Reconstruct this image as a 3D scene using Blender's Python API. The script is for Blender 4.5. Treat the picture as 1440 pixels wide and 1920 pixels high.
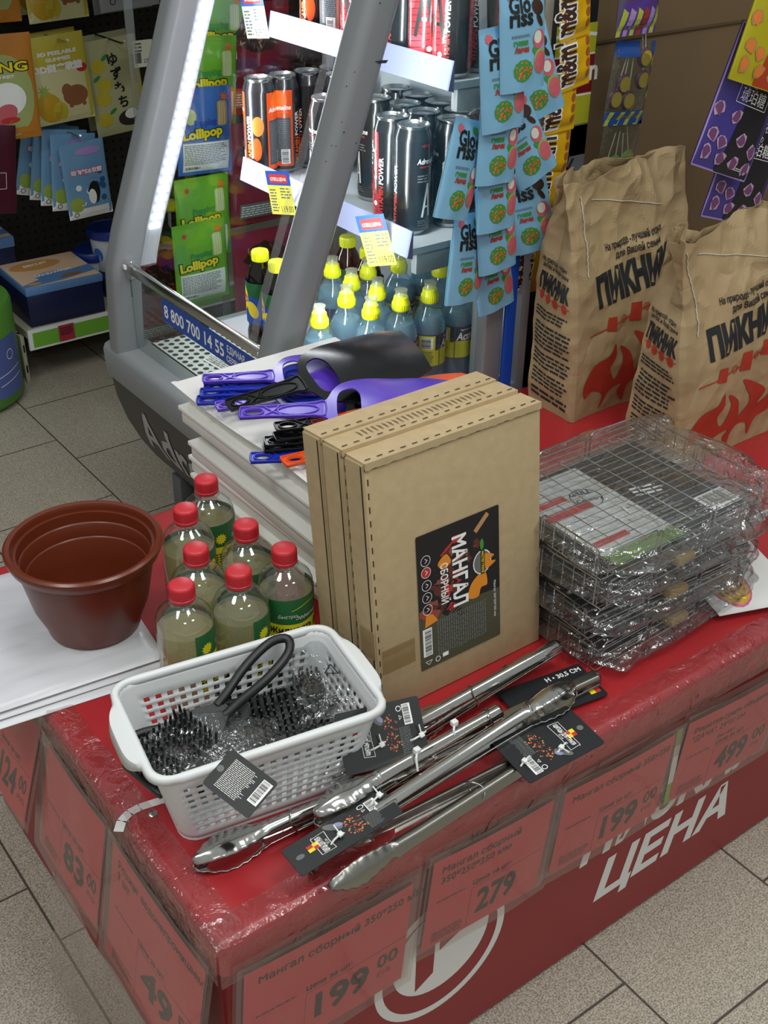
import bpy, bmesh, math, random
from mathutils import Vector, Matrix, Euler, noise
from mathutils.geometry import tessellate_polygon
C = bpy.context.scene.collection
for o in list(bpy.data.objects): bpy.data.objects.remove(o)
PI = math.pi
rnd = random.Random(7)

# ------------------------------------------------------------------ camera
# world frame: x along the front of the red table, y away from us, z up, table top at z = 0, floor at z = -0.44
AX = Vector((-1237 - 720, 960 + 460, 0)); BX = Vector((4194 - 720, 960 + 375, 0))
FPX = math.sqrt(-(AX.x * BX.x + AX.y * BX.y))
ex = Vector((BX.x, BX.y, -FPX)).normalized()
ey = Vector((AX.x, AX.y, -FPX)).normalized(); ey = (ey - ex * ex.dot(ey)).normalized()
ez = ex.cross(ey)
ROT = Matrix((ex, ey, ez))
def ray(px, py):
    return (ROT @ Vector((px - 720, 960 - py, -FPX))).normalized()
_r = ray(400, 1765)
CAM = -_r * (1.0 / -_r.z)
cd = bpy.data.cameras.new('camera'); cam = bpy.data.objects.new('camera', cd); C.objects.link(cam)
cd.sensor_fit = 'HORIZONTAL'; cd.sensor_width = 36; cd.lens = FPX / 1440 * 36; cd.clip_start = 0.01; cd.clip_end = 60
cam.matrix_world = Matrix.Translation(CAM) @ ROT.to_4x4()
bpy.context.scene.camera = cam
def at(px, py, z=0.0):                    # the point of the level plane z that the photo shows at (px, py)
    r = ray(px, py); return CAM + r * ((z - CAM.z) / r.z)
def atx(px, py, x):
    r = ray(px, py); return CAM + r * ((x - CAM.x) / r.x)
def aty(px, py, y):
    r = ray(px, py); return CAM + r * ((y - CAM.y) / r.y)

# ------------------------------------------------------------------ light, world, exposure
sc = bpy.context.scene
w = bpy.data.worlds.new('world'); sc.world = w; w.use_nodes = True
bg = w.node_tree.nodes['Background']; bg.inputs[0].default_value = (0.86, 0.89, 0.88, 1); bg.inputs[1].default_value = 0.30
LAMPS = [(-1.0, 0.1, 13), (0.55, -0.6, 11), (0.35, 0.7, 5), (2.0, -0.4, 6), (-1.1, 1.3, 4), (0.9, -2.0, 10), (-0.9, -2.0, 8)]
LAMP_Z = 2.25
for i, (lx, ly, pw) in enumerate(LAMPS):
    ld = bpy.data.lights.new('ceiling_panel_light', 'AREA'); ld.shape = 'SQUARE'; ld.size = 0.55; ld.energy = pw
    ld.color = (0.98, 1.0, 0.96)
    lo = bpy.data.objects.new('ceiling_panel_light', ld); C.objects.link(lo); lo.location = (lx, ly, LAMP_Z)
sc.view_settings.view_transform = 'Standard'; sc.view_settings.look = 'None'
sc.view_settings.exposure = 0.42; sc.view_settings.gamma = 1.0; sc.view_settings.use_curve_mapping = False
try:
    sc.cycles.transparent_max_bounces = 40; sc.cycles.max_bounces = 8; sc.cycles.sample_clamp_indirect = 4.0
    sc.cycles.use_denoising = True
except Exception: pass

# ------------------------------------------------------------------ materials
MATS = {}
def srgb(h):
    if isinstance(h, str):
        h = h.lstrip('#'); h = [int(h[i:i + 2], 16) / 255 for i in (0, 2, 4)]
    return tuple((c / 12.92 if c <= 0.04045 else ((c + 0.055) / 1.055) ** 2.4) for c in h[:3]) + (1,)
def mat(name, col=None, rough=0.5, metal=0.0, spec=0.5, bump=0.0, bscale=60, vary=0.0, vscale=8, emit=0.0, coat=0.0, stretch=None, ridge=False):
    if name in MATS: return MATS[name]
    m = bpy.data.materials.new(name); m.use_nodes = True; nt = m.node_tree; b = nt.nodes['Principled BSDF']
    c = srgb(col); b.inputs['Base Color'].default_value = c; b.inputs['Roughness'].default_value = rough
    b.inputs['Metallic'].default_value = metal; b.inputs['Specular IOR Level'].default_value = spec
    b.inputs['Coat Weight'].default_value = coat
    if emit: b.inputs['Emission Color'].default_value = c; b.inputs['Emission Strength'].default_value = emit
    if vary or bump:
        tc = nt.nodes.new('ShaderNodeTexCoord'); mp = nt.nodes.new('ShaderNodeMapping')
        nt.links.new(tc.outputs['Object'], mp.inputs['Vector'])
        if stretch: mp.inputs['Scale'].default_value = stretch
    if vary:
        n = nt.nodes.new('ShaderNodeTexNoise'); n.inputs['Scale'].default_value = vscale; n.inputs['Detail'].default_value = 6
        nt.links.new(mp.outputs['Vector'], n.inputs['Vector'])
        r = nt.nodes.new('ShaderNodeValToRGB'); r.color_ramp.elements[0].position = 0.3; r.color_ramp.elements[1].position = 0.7
        r.color_ramp.elements[0].color = tuple(x * (1 - vary) for x in c[:3]) + (1,)
        r.color_ramp.elements[1].color = tuple(min(1, x * (1 + vary)) for x in c[:3]) + (1,)
        nt.links.new(n.outputs['Fac'], r.inputs['Fac']); nt.links.new(r.outputs['Color'], b.inputs['Base Color'])
    if bump:
        n2 = nt.nodes.new('ShaderNodeTexNoise'); n2.inputs['Scale'].default_value = bscale; n2.inputs['Detail'].default_value = 5
        nt.links.new(mp.outputs['Vector'], n2.inputs['Vector'])
        bu = nt.nodes.new('ShaderNodeBump'); bu.inputs['Strength'].default_value = bump; bu.inputs['Distance'].default_value = 0.004
        hs = n2.outputs['Fac']
        if ridge:
            q1 = nt.nodes.new('ShaderNodeMath'); q1.operation = 'SUBTRACT'; q1.inputs[1].default_value = 0.5; q2 = nt.nodes.new('ShaderNodeMath'); q2.operation = 'ABSOLUTE'
            n2.inputs['Detail'].default_value = 2.5; nt.links.new(hs, q1.inputs[0]); nt.links.new(q1.outputs[0], q2.inputs[0]); hs = q2.outputs[0]; bu.inputs['Distance'].default_value = 0.02
        nt.links.new(hs, bu.inputs['Height']); nt.links.new(bu.outputs['Normal'], b.inputs['Normal'])
    MATS[name] = m; return m
def film(name, tint='#ffffff', rough=0.06, bump=0.0, bscale=30, gloss=1.0, haze=0.0, hazecol='#ffffff', ior=1.45, stretch=None):
    """thin clear plastic: mostly transmits, reflects by fresnel, a little milky where haze > 0"""
    if name in MATS: return MATS[name]
    m = bpy.data.materials.new(name); m.use_nodes = True; nt = m.node_tree; nt.nodes.clear()
    out = nt.nodes.new('ShaderNodeOutputMaterial'); tr = nt.nodes.new('ShaderNodeBsdfTransparent'); gl = nt.nodes.new('ShaderNodeBsdfGlossy')
    tr.inputs[0].default_value = srgb(tint); gl.inputs['Roughness'].default_value = rough
    fr = nt.nodes.new('ShaderNodeLayerWeight'); fr.inputs['Blend'].default_value = 0.5
    pw = nt.nodes.new('ShaderNodeMath'); pw.operation = 'POWER'; pw.inputs[1].default_value = 4.0; nt.links.new(fr.outputs['Facing'], pw.inputs[0])
    f0 = ((ior - 1) / (ior + 1)) ** 2 * 2
    ml = nt.nodes.new('ShaderNodeMath'); ml.operation = 'MULTIPLY_ADD'; ml.inputs[1].default_value = 0.75 * gloss; ml.inputs[2].default_value = f0 * gloss
    nt.links.new(pw.outputs[0], ml.inputs[0])
    mu = nt.nodes.new('ShaderNodeMath'); mu.operation = 'MINIMUM'; mu.inputs[1].default_value = 0.95; nt.links.new(ml.outputs[0], mu.inputs[0])
    mx = nt.nodes.new('ShaderNodeMixShader'); nt.links.new(mu.outputs[0], mx.inputs[0]); nt.links.new(gl.outputs[0], mx.inputs[2])
    base = tr
    if haze:
        d1 = nt.nodes.new('ShaderNodeBsdfDiffuse'); d1.inputs[0].default_value = srgb(hazecol)
        d2 = nt.nodes.new('ShaderNodeBsdfTranslucent'); d2.inputs[0].default_value = srgb(hazecol)
        df = nt.nodes.new('ShaderNodeMixShader'); df.inputs[0].default_value = 0.5; nt.links.new(d1.outputs[0], df.inputs[1]); nt.links.new(d2.outputs[0], df.inputs[2])
        m2 = nt.nodes.new('ShaderNodeMixShader'); m2.inputs[0].default_value = haze
        nt.links.new(tr.outputs[0], m2.inputs[1]); nt.links.new(df.outputs[0], m2.inputs[2]); base = m2
    nt.links.new(base.outputs[0], mx.inputs[1])
    if bump:
        tc = nt.nodes.new('ShaderNodeTexCoord'); mp = nt.nodes.new('ShaderNodeMapping')
        if stretch: mp.inputs['Scale'].default_value = stretch
        nt.links.new(tc.outputs['Object'], mp.inputs['Vector'])
        n = nt.nodes.new('ShaderNodeTexNoise'); n.inputs['Scale'].default_value = bscale; n.inputs['Detail'].default_value = 4; n.inputs['Distortion'].default_value = 1.2
        nt.links.new(mp.outputs['Vector'], n.inputs['Vector'])
        ab = nt.nodes.new('ShaderNodeMath'); ab.operation = 'SUBTRACT'; ab.inputs[1].default_value = 0.5; nt.links.new(n.outputs['Fac'], ab.inputs[0])
        ab2 = nt.nodes.new('ShaderNodeMath'); ab2.operation = 'ABSOLUTE'; nt.links.new(ab.outputs[0], ab2.inputs[0])
        bu = nt.nodes.new('ShaderNodeBump'); bu.inputs['Strength'].default_value = bump; bu.inputs['Distance'].default_value = 0.01
        nt.links.new(ab2.outputs[0], bu.inputs['Height']); nt.links.new(bu.outputs[0], gl.inputs['Normal']); nt.links.new(bu.outputs[0], fr.inputs['Normal'])
    nt.links.new(mx.outputs[0], out.inputs[0]); MATS[name] = m; return m

# ------------------------------------------------------------------ mesh builder
_tx = {}
def text_geo(s, bold=0.0, shear=0.0):          # glyph outlines, thickened and filled by our own tessellation
    k = (s, bold, shear)
    if k in _tx: return _tx[k]
    c = bpy.data.curves.new('t', 'FONT'); c.body = s.replace('М', 'M'); c.size = 1; c.resolution_u = 2; c.fill_mode = 'NONE'
    o = bpy.data.objects.new('t', c); m = bpy.data.meshes.new_from_object(o)
    co = [(v.co.x, v.co.y) for v in m.vertices]; nb = {}
    for e in m.edges: a, b = e.vertices; nb.setdefault(a, []).append(b); nb.setdefault(b, []).append(a)
    bpy.data.objects.remove(o); bpy.data.curves.remove(c); bpy.data.meshes.remove(m)
    seen = set(); loops = []
    for v in nb:
        if v in seen: continue
        lp = [v]; seen.add(v); cur = v
        while True:
            nx = [q for q in nb[cur] if q not in seen]
            if not nx: break
            cur = nx[0]; seen.add(cur); lp.append(cur)
        P = []
        for i in lp:
            p = Vector(co[i])
            if not P or (p - P[-1]).length > 0.004: P.append(p)
        if len(P) > 2 and (P[0] - P[-1]).length < 0.004: P.pop()
        if len(P) > 2: loops.append(P)
    area = lambda P: sum(P[i].x * P[(i + 1) % len(P)].y - P[(i + 1) % len(P)].x * P[i].y for i in range(len(P))) / 2
    def fat(P, bold):
        out = []; n = len(P)
        for i in range(n):
            d0 = (P[i] - P[i - 1]).normalized(); d1 = (P[(i + 1) % n] - P[i]).normalized()
            n0 = Vector((-d0.y, d0.x)); n1 = Vector((-d1.y, d1.x)); q = n0 + n1
            q = q.normalized() if q.length > 1e-5 else n0
            out.append(P[i] + q * bold / max(0.5, q.dot(n0)))
        return out
    def inside(p, P):
        r = False
        for i in range(len(P)):
            a, b = P[i], P[i - 1]
            if (a.y > p.y) != (b.y > p.y) and p.x < (b.x - a.x) * (p.y - a.y) / (b.y - a.y) + a.x: r = not r
        return r
    sg = [area(P) > 0 for P in loops]; mother = {}
    box = [(min(p.x for p in P), max(p.x for p in P), min(p.y for p in P), max(p.y for p in P)) for P in loops]
    for i, P in enumerate(loops):
        for j, Q in enumerate(loops):
            if i != j and sg[i] != sg[j] and box[j][0] <= box[i][0] and box[j][1] >= box[i][1] and box[j][2] <= box[i][2] and box[j][3] >= box[i][3] and all(inside(p, Q) for p in P): mother.setdefault(i, j)
    V = []; F = []
    for k_, P in enumerate(loops):
        if k_ in mother: continue
        s_ = -bold if sg[k_] else bold
        poly = [fat(P, s_)] + [fat(loops[h], s_) for h, q in mother.items() if q == k_]; base = len(V)
        flat = [p for q in poly for p in q]; V += [(p.x + shear * p.y, p.y, 2.5e-5 * (k_ % 3)) for p in flat]
        for t in tessellate_polygon([[Vector((p.x, p.y, 0)) for p in q] for q in poly]):
            a, b, c_ = flat[t[0]], flat[t[1]], flat[t[2]]
            if (b - a).cross(c_ - a) < 0: t = (t[0], t[2], t[1])
            F.append(tuple(base + q for q in t))
    xs = [v[0] for v in V] or [0, 1]; _tx[k] = (V, F, min(xs), max(xs)); return _tx[k]
class MB:
    def __init__(s): s.V = []; s.F = []; s.I = []; s.M = []
    def mi(s, m):
        if isinstance(m, str): m = MATS[m]
        if m not in s.M: s.M.append(m)
        return s.M.index(m)
    def add(s, V, F, m, X=None):
        i = s.mi(m); n = len(s.V)
        for v in V:
            v = Vector(v)
            s.V.append(X @ v if X else v)
        for f in F: s.F.append(tuple(a + n for a in f)); s.I.append(i)
        return s
    def box(s, a, b, m, X=None):
        x0, y0, z0 = a; x1, y1, z1 = b
        V = [(x, y, z) for z in (z0, z1) for y in (y0, y1) for x in (x0, x1)]
        return s.add(V, [(0, 2, 3, 1), (4, 5, 7, 6), (0, 1, 5, 4), (2, 6, 7, 3), (0, 4, 6, 2), (1, 3, 7, 5)], m, X)
    def rbox(s, a, b, m, r=0.003, X=None):
        x0, y0, z0 = a; x1, y1, z1 = b; r = min(r, (x1 - x0) / 2.01, (y1 - y0) / 2.01, (z1 - z0) / 2.01)
        bm = bmesh.new(); bmesh.ops.create_cube(bm, size=1)
        for v in bm.verts: v.co = Vector(((x0 + x1) / 2 + v.co.x * (x1 - x0), (y0 + y1) / 2 + v.co.y * (y1 - y0), (z0 + z1) / 2 + v.co.z * (z1 - z0)))
        bmesh.ops.bevel(bm, geom=bm.edges[:] + bm.verts[:], offset=r, segments=2, affect='EDGES', profile=0.5)
        bm.verts.ensure_lookup_table()
        s.add([v.co.copy() for v in bm.verts], [tuple(v.index for v in f.verts) for f in bm.faces], m, X); bm.free(); return s
    def grid(s, fn, nu, nv, m, closeu=False, closev=False, X=None, skip=None):
        V = []; U = nu if closeu else nu + 1; W = nv if closev else nv + 1
        for j in range(W):
            for i in range(U): V.append(fn(i / nu, j / nv))
        F = []
        for j in range(nv):
            for i in range(nu):
                if skip and skip(i, j): continue
                a = j * U + i; b = j * U + (i + 1) % U; c = ((j + 1) % W) * U + (i + 1) % U; d = ((j + 1) % W) * U + i
                F.append((a, b, c, d))
        return s.add(V, F, m, X)
    def lathe(s, prof, m, seg=28, X=None, cap0=True, cap1=True):
        n = len(prof); V = []
        for r, z in prof:
            for k in range(seg): a = 2 * PI * k / seg; V.append((r * math.cos(a), r * math.sin(a), z))
        F = [(j * seg + k, j * seg + (k + 1) % seg, (j + 1) * seg + (k + 1) % seg, (j + 1) * seg + k) for j in range(n - 1) for k in range(seg)]
        if cap0: F.append(tuple(reversed(range(seg))))
        if cap1: F.append(tuple((n - 1) * seg + k for k in range(seg)))
        return s.add(V, F, m, X)
    def tube(s, pts, r, m, seg=6, closed=False, X=None, caps=True):
        pts = [Vector(p) for p in pts]; n = len(pts); V = []
        rr = r if isinstance(r, (list, tuple)) else [r] * n
        up = None
        for i, p in enumerate(pts):
            if closed: t = pts[(i + 1) % n] - pts[i - 1]
            else: t = pts[min(i + 1, n - 1)] - pts[max(i - 1, 0)]
            t = t.normalized() if t.length > 1e-9 else Vector((0, 0, 1))
            if up is None: up = Vector((0, 0, 1)) if abs(t.z) < 0.9 else Vector((1, 0, 0))
            sd = t.cross(up); sd = sd.normalized() if sd.length > 1e-6 else t.orthogonal().normalized()
            up = sd.cross(t).normalized()
            for k in range(seg):
                a = 2 * PI * k / seg; V.append(p + (sd * math.cos(a) + up * math.sin(a)) * rr[i])
        F = []; L = n if closed else n - 1
        for j in range(L):
            for k in range(seg):
                a = j * seg; b = ((j + 1) % n) * seg
                F.append((a + k, a + (k + 1) % seg, b + (k + 1) % seg, b + k))
        if not closed and caps: F.append(tuple(reversed(range(seg)))); F.append(tuple((n - 1) * seg + k for k in range(seg)))
        return s.add(V, F, m, X)
    # flat artwork: u right, v up, h = height above the sheet
    def poly(s, pts, m, h=0.0003): return s.add([(p[0], p[1], h) for p in pts], [tuple(range(len(pts)))], m)
    def rect(s, x0, y0, x1, y1, m, h=0.0003): return s.poly([(x0, y0), (x1, y0), (x1, y1), (x0, y1)], m, h)
    def rrect(s, x0, y0, x1, y1, r, m, h=0.0003):
        P = []
        for cx, cy, a0 in ((x1 - r, y1 - r, 0), (x0 + r, y1 - r, 90), (x0 + r, y0 + r, 180), (x1 - r, y0 + r, 270)):
            for k in range(5): a = math.radians(a0 + 22.5 * k); P.append((cx + r * math.cos(a), cy + r * math.sin(a)))
        return s.poly(P, m, h)
    def disc(s, x, y, rx, m, ry=None, h=0.0003, n=20, rot=0.0, wob=0.0):
        ry = ry or rx; P = []
        for k in range(n):
            a = 2 * PI * k / n; q = 1 + (wob * math.sin(k * 2.7 + x * 90) if wob else 0); u = rx * q * math.cos(a); v = ry * q * math.sin(a)
            P.append((x + u * math.cos(rot) - v * math.sin(rot), y + u * math.sin(rot) + v * math.cos(rot)))
        return s.poly(P, m, h)
    def ring(s, x, y, r0, r1, m, h=0.0003, n=40, a0=0, a1=360):
        V = []; N = n + 1
        for k in range(N):
            a = math.radians(a0 + (a1 - a0) * k / n); V += [(x + r0 * math.cos(a), y + r0 * math.sin(a), h), (x + r1 * math.cos(a), y + r1 * math.sin(a), h)]
        return s.add(V, [(2 * k, 2 * k + 1, 2 * k + 3, 2 * k + 2) for k in range(n)], m)
    def star(s, x, y, r0, r1, n, m, h=0.0003):
        return s.poly([(x + (r1 if k % 2 else r0) * math.cos(PI * k / n), y + (r1 if k % 2 else r0) * math.sin(PI * k / n)) for k in range(2 * n)], m, h)
    def line(s, pts, wd, m, h=0.0003):
        for a, b in zip(pts, pts[1:]):
            d = Vector((b[0] - a[0], b[1] - a[1])); 
            if d.length < 1e-7: continue
            n = Vector((-d.y, d.x)).normalized() * wd / 2
            s.poly([(a[0] - n.x, a[1] - n.y), (b[0] - n.x, b[1] - n.y), (b[0] + n.x, b[1] + n.y), (a[0] + n.x, a[1] + n.y)], m, h)
        return s
    def frame(s, x0, y0, x1, y1, wd, m, h=0.0003): return s.line([(x0, y0), (x1, y0), (x1, y1), (x0, y1), (x0, y0)], wd, m, h)
    def text(s, t, x, y, size, m, bold=0.0, shear=0.0, align='l', rot=0.0, sx=1.0, h=0.0004, fit=None):
        V, F, x0, x1 = text_geo(t, bold, shear)
        if fit: sx = fit / (max(1e-6, x1 - x0) * size)
        ox = {'l': -x0, 'c': -(x0 + x1) / 2, 'r': -x1}[align]; c, q = math.cos(rot), math.sin(rot); P = []
        for a, b, e in V:
            a = (a + ox) * size * sx; b = b * size
            P.append((x + a * c - b * q, y + a * q + b * c, h + e))
        return s.add(P, F, m)
    def fine(s, x0, y0, x1, y1, n, m, rot=0.0, fill=0.5, h=0.0004, ragged=0.2):       # rows of tiny unreadable print
        lh = (y1 - y0) / n; c, q = math.cos(rot), math.sin(rot)
        for k in range(n):
            x = 0.0; end = (x1 - x0) * (1 - ragged * rnd.random()); yy = (y1 - y0) - (k + 0.75) * lh
            while x < end:
                ww = lh * rnd.uniform(0.8, 2.6); e = min(x + ww, end)
                P = [(x, yy), (e, yy), (e, yy + lh * fill), (x, yy + lh * fill)]
                s.poly([(x0 + a * c - b * q, y0 + a * q + b * c) for a, b in P], m, h); x = e + lh * 0.35
        return s
    def barcode(s, x0, y0, x1, y1, bgm, fg, vertical=False, h=0.0004):
        s.rect(x0, y0, x1, y1, bgm, h); g = random.Random(3)
        L = (y1 - y0) if vertical else (x1 - x0); p = L * 0.06
        while p < L * 0.94:
            ww = L * g.choice((0.012, 0.02, 0.032))
            if vertical: s.rect(x0 + (x1 - x0) * 0.08, y0 + p, x1 - (x1 - x0) * 0.2, min(y0 + p + ww, y1), fg, h + 0.0001)
            else: s.rect(x0 + p, y0 + (y1 - y0) * 0.2, min(x0 + p + ww, x1), y1 - (y1 - y0) * 0.08, fg, h + 0.0001)
            p += ww + L * g.choice((0.012, 0.022, 0.03))
        return s
    def cut(s, du, dv=None, lo=None, hi=None):
        bm = bmesh.new(); vs = [bm.verts.new(v) for v in s.V]
        for f, i in zip(s.F, s.I):
            try: fc = bm.faces.new([vs[a] for a in f]); fc.material_index = i
            except ValueError: pass
        if not s.V: return s
        for ax, d in ((0, du), (1, dv or du)):
            if d <= 0: continue
            a = min(v[ax] for v in s.V); b = max(v[ax] for v in s.V); p = math.ceil(a / d) * d
            while p < b:
                co = [0, 0, 0]; no = [0, 0, 0]; co[ax] = p; no[ax] = 1
                bmesh.ops.bisect_plane(bm, geom=bm.verts[:] + bm.edges[:] + bm.faces[:], plane_co=co, plane_no=no, dist=1e-7); p += d
        bm.verts.ensure_lookup_table(); bm.verts.index_update()
        s.V = [v.co.copy() for v in bm.verts]; s.F = [tuple(v.index for v in f.verts) for f in bm.faces]; s.I = [f.material_index for f in bm.faces]; bm.free(); return s
    def map(s, fn): s.V = [Vector(fn(v)) for v in s.V]; return s
    def join(s, o, fn=None):
        n = len(s.V); s.V += [Vector(fn(v)) if fn else v.copy() for v in o.V]
        mm = [s.mi(m) for m in o.M]
        s.F += [tuple(a + n for a in f) for f in o.F]; s.I += [mm[i] for i in o.I]; return s
    def build(s, name, parent=None, sharp=40, loc=None, rot=None):
        me = bpy.data.meshes.new(name); me.from_pydata([tuple(v) for v in s.V], [], s.F)
        for m in s.M: me.materials.append(m)
        me.polygons.foreach_set('material_index', s.I)
        if sharp: me.polygons.foreach_set('use_smooth', [True] * len(me.polygons)); me.set_sharp_from_angle(angle=math.radians(sharp))
        me.update(); o = bpy.data.objects.new(name, me); C.objects.link(o)
        if parent: o.parent = parent
        if loc is not None: o.location = loc
        if rot is not None: o.rotation_euler = rot
        return o
def tag(o, label=None, cat=None, group=None, kind=None):
    if label: o['label'] = label
    if cat: o['category'] = cat
    if group: o['group'] = group
    if kind: o['kind'] = kind
    return o
def thing(name, label, cat, loc=(0, 0, 0), rot=(0, 0, 0), group=None, mw=None):
    o = bpy.data.objects.new(name, None); C.objects.link(o); o.empty_display_size = 0.02
    if mw is not None: o.matrix_world = mw
    else: o.location = loc; o.rotation_euler = rot
    return tag(o, label, cat, group)
def struct(o): o['kind'] = 'structure'; return o
KIDS = {}
def kids(o): return [c for c in bpy.data.objects if c.parent is o]
def dup(root, label, loc=None, rot=None, group=None, mw=None, swap=None):
    r = root.copy(); C.objects.link(r)
    if mw is not None: r.matrix_world = mw
    else:
        if loc is not None: r.location = loc
        if rot is not None: r.rotation_euler = rot
    r['label'] = label
    if group: r['group'] = group
    if root not in KIDS: KIDS[root] = [(c, kids(c)) for c in kids(root)]
    for ch, gs in KIDS[root]:
        c = ch.copy(); C.objects.link(c); c.parent = r
        for g in gs:
            d = g.copy(); C.objects.link(d); d.parent = c
    return r
def frame_xy(o, u, v=None):                # matrix with local x along u, local z as near v as possible
    u = Vector(u).normalized(); v = Vector(v or (0, 0, 1)); v = (v - u * u.dot(v)).normalized(); y = v.cross(u)
    return Matrix.Translation(Vector(o)) @ Matrix((u, y, v)).transposed().to_4x4()
def ordinal(n): return ['first', 'second', 'third', 'fourth', 'fifth', 'sixth', 'seventh', 'eighth', 'ninth', 'tenth', 'eleventh', 'twelfth'][n]

W_ = mat('white_print', '#f2f2f0', 0.5); K_ = mat('black_print', '#16181a', 0.5)
mat('grey_print', '#6a6c6c', 0.6); mat('red_print', '#c0302c', 0.5); mat('yellow_print', '#f0dc20', 0.45); mat('green_print', '#3f8f3a', 0.5)
mat('blue_print', '#1f4fb0', 0.45); mat('orange_print', '#ee6a1c', 0.45); mat('white_plastic', '#e6e8e6', 0.35)
def relax(P, d, n=200, lim=None):
    P = [Vector(p) for p in P]
    for _ in range(n):
        for i in range(len(P)):
            for j in range(i):
                v = P[i] - P[j]; v.z = 0; l = v.length
                if l < d: s = v.normalized() * (d - l) / 2 if l > 1e-6 else Vector((d / 2, 0, 0)); P[i] += s; P[j] -= s
        if lim:
            for p in P: p.x = min(max(p.x, lim[0]), lim[1]); p.y = min(max(p.y, lim[2]), lim[3])
    return P

# ------------------------------------------------------------------ floor, walls, ceiling
FZ = -0.44
def floor_mat():
    m = bpy.data.materials.new('floor_tiles'); m.use_nodes = True; nt = m.node_tree; b = nt.nodes['Principled BSDF']
    tc = nt.nodes.new('ShaderNodeTexCoord'); sp = nt.nodes.new('ShaderNodeSeparateXYZ'); cb = nt.nodes.new('ShaderNodeCombineXYZ')
    nt.links.new(tc.outputs['Object'], sp.inputs[0])
    ax = nt.nodes.new('ShaderNodeMath'); ax.operation = 'ADD'; ax.inputs[1].default_value = 0.03 + 0.305 * 20
    ay = nt.nodes.new('ShaderNodeMath'); ay.operation = 'ADD'; ay.inputs[1].default_value = -0.357 + 0.325 * 20 + 0.117
    nt.links.new(sp.outputs['X'], ax.inputs[0]); nt.links.new(sp.outputs['Y'], ay.inputs[0])
    nt.links.new(ay.outputs[0], cb.inputs['X']); nt.links.new(ax.outputs[0], cb.inputs['Y'])
    br = nt.nodes.new('ShaderNodeTexBrick'); br.offset = 0.36; br.offset_frequency = 2; br.squash = 1
    br.inputs['Scale'].default_value = 1; br.inputs['Brick Width'].default_value = 0.325; br.inputs['Row Height'].default_value = 0.305
    br.inputs['Mortar Size'].default_value = 0.0022; br.inputs['Mortar Smooth'].default_value = 0.3; br.inputs['Bias'].default_value = 0
    nt.links.new(cb.outputs[0], br.inputs['Vector'])
    n = nt.nodes.new('ShaderNodeTexNoise'); n.inputs['Scale'].default_value = 420; n.inputs['Detail'].default_value = 3; nt.links.new(tc.outputs['Object'], n.inputs['Vector'])
    r = nt.nodes.new('ShaderNodeValToRGB'); e = r.color_ramp.elements
    e[0].position = 0.36; e[0].color = srgb('#7d7468'); e[1].position = 0.56; e[1].color = srgb('#b3aa9b')
    x = r.color_ramp.elements.new(0.66); x.color = srgb('#c2baab')
    nt.links.new(n.outputs['Fac'], r.inputs['Fac']); nt.links.new(r.outputs[0], br.inputs['Color1']); nt.links.new(r.outputs[0], br.inputs['Color2'])
    br.inputs['Mortar'].default_value = srgb('#4c463f'); nt.links.new(br.outputs['Color'], b.inputs['Base Color'])
    b.inputs['Roughness'].default_value = 0.42; b.inputs['Specular IOR Level'].default_value = 0.4
    return m
MATS['floor_tiles'] = floor_mat()
mat('wall_paint', '#8b8a84', 0.8); mat('ceiling_tile', '#d8d8d4', 0.9); mat('back_wall', '#3a3936', 0.9)
struct(MB().box((-4, -4, FZ - 0.05), (6, 5, FZ), 'floor_tiles').build('floor', sharp=0))
struct(MB().box((-4, 5, FZ), (6, 5.1, 2.4), 'back_wall').build('wall_back', sharp=0))
struct(MB().box((6, -4, FZ), (6.1, 5, 2.4), 'back_wall').build('wall_right', sharp=0))

# ------------------------------------------------------------------ red promotion table
TY0, TX1, TY1 = -0.012, 1.62, 0.765
mat('red_table_top', '#a4262b', 0.33, bump=0.06, bscale=25, spec=0.5); mat('red_table_panel', '#8c2629', 0.45); mat('steel', '#b9bab8', 0.25, metal=1.0)
t = thing('promotion_table', 'long low red table with white lettering on its front, carrying the barbecue goods', 'table', (0, 0, 0))
mb = MB(); prof = [(0.012, 0), (0.0035, -0.0035), (0, -0.012), (0, -0.045), (0.004, -0.045)]
P = []
def tt(u, v):
    pass
ring = []
n = 6; r = 0.012
corners = [(0 + r, TY0 + r, 180, 270), (TX1 - r, TY0 + r, 270, 360), (TX1 - r, TY1 - r, 0, 90), (r, TY1 - r, 90, 180)]
loops = []
for k in range(n + 2):
    if k <= n: a = PI / 2 * k / n; off = -r * (1 - math.sin(a)); z = -r * (1 - math.cos(a))
    else: off = 0; z = -0.05
    L = []
    for cx, cy, a0, a1 in corners:
        for j in range(5): q = math.radians(a0 + (a1 - a0) * j / 4); L.append((cx + (r + off) * math.cos(q), cy + (r + off) * math.sin(q), z))
    loops.append(L)
V = [v for L in loops for v in L]; N = 20
F = [(k * N + j, (k + 1) * N + j, (k + 1) * N + (j + 1) % N, k * N + (j + 1) % N) for k in range(n + 1) for j in range(N)] + [tuple(range(N))]
mb.add(V, F, 'red_table_top')
MATS['white_stripe'] = mat('white_stripe', '#dcdcda', 0.4)
q = at(1470, 945); q2 = at(1385, 987)
for a, b in (((1340, 1006), (1500, 932)),):
    A, B = at(*a), at(*b); mb.line([(A.x, A.y), (B.x, B.y)], 0.011, 'white_stripe', 0.0006)
A = [at(*p) for p in ((222, 1560), (228, 1540), (243, 1524), (262, 1514), (300, 1502), (420, 1468), (620, 1395))]
mb.line([(a.x, a.y) for a in A], 0.011, 'white_stripe', 0.0006)
mb.build('table_top', t)
mb = MB(); mb.box((0.008, TY0 + 0.006, FZ + 0.006), (TX1 - 0.008, TY0 + 0.016, -0.03), 'red_table_panel')
art = MB()
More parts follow.
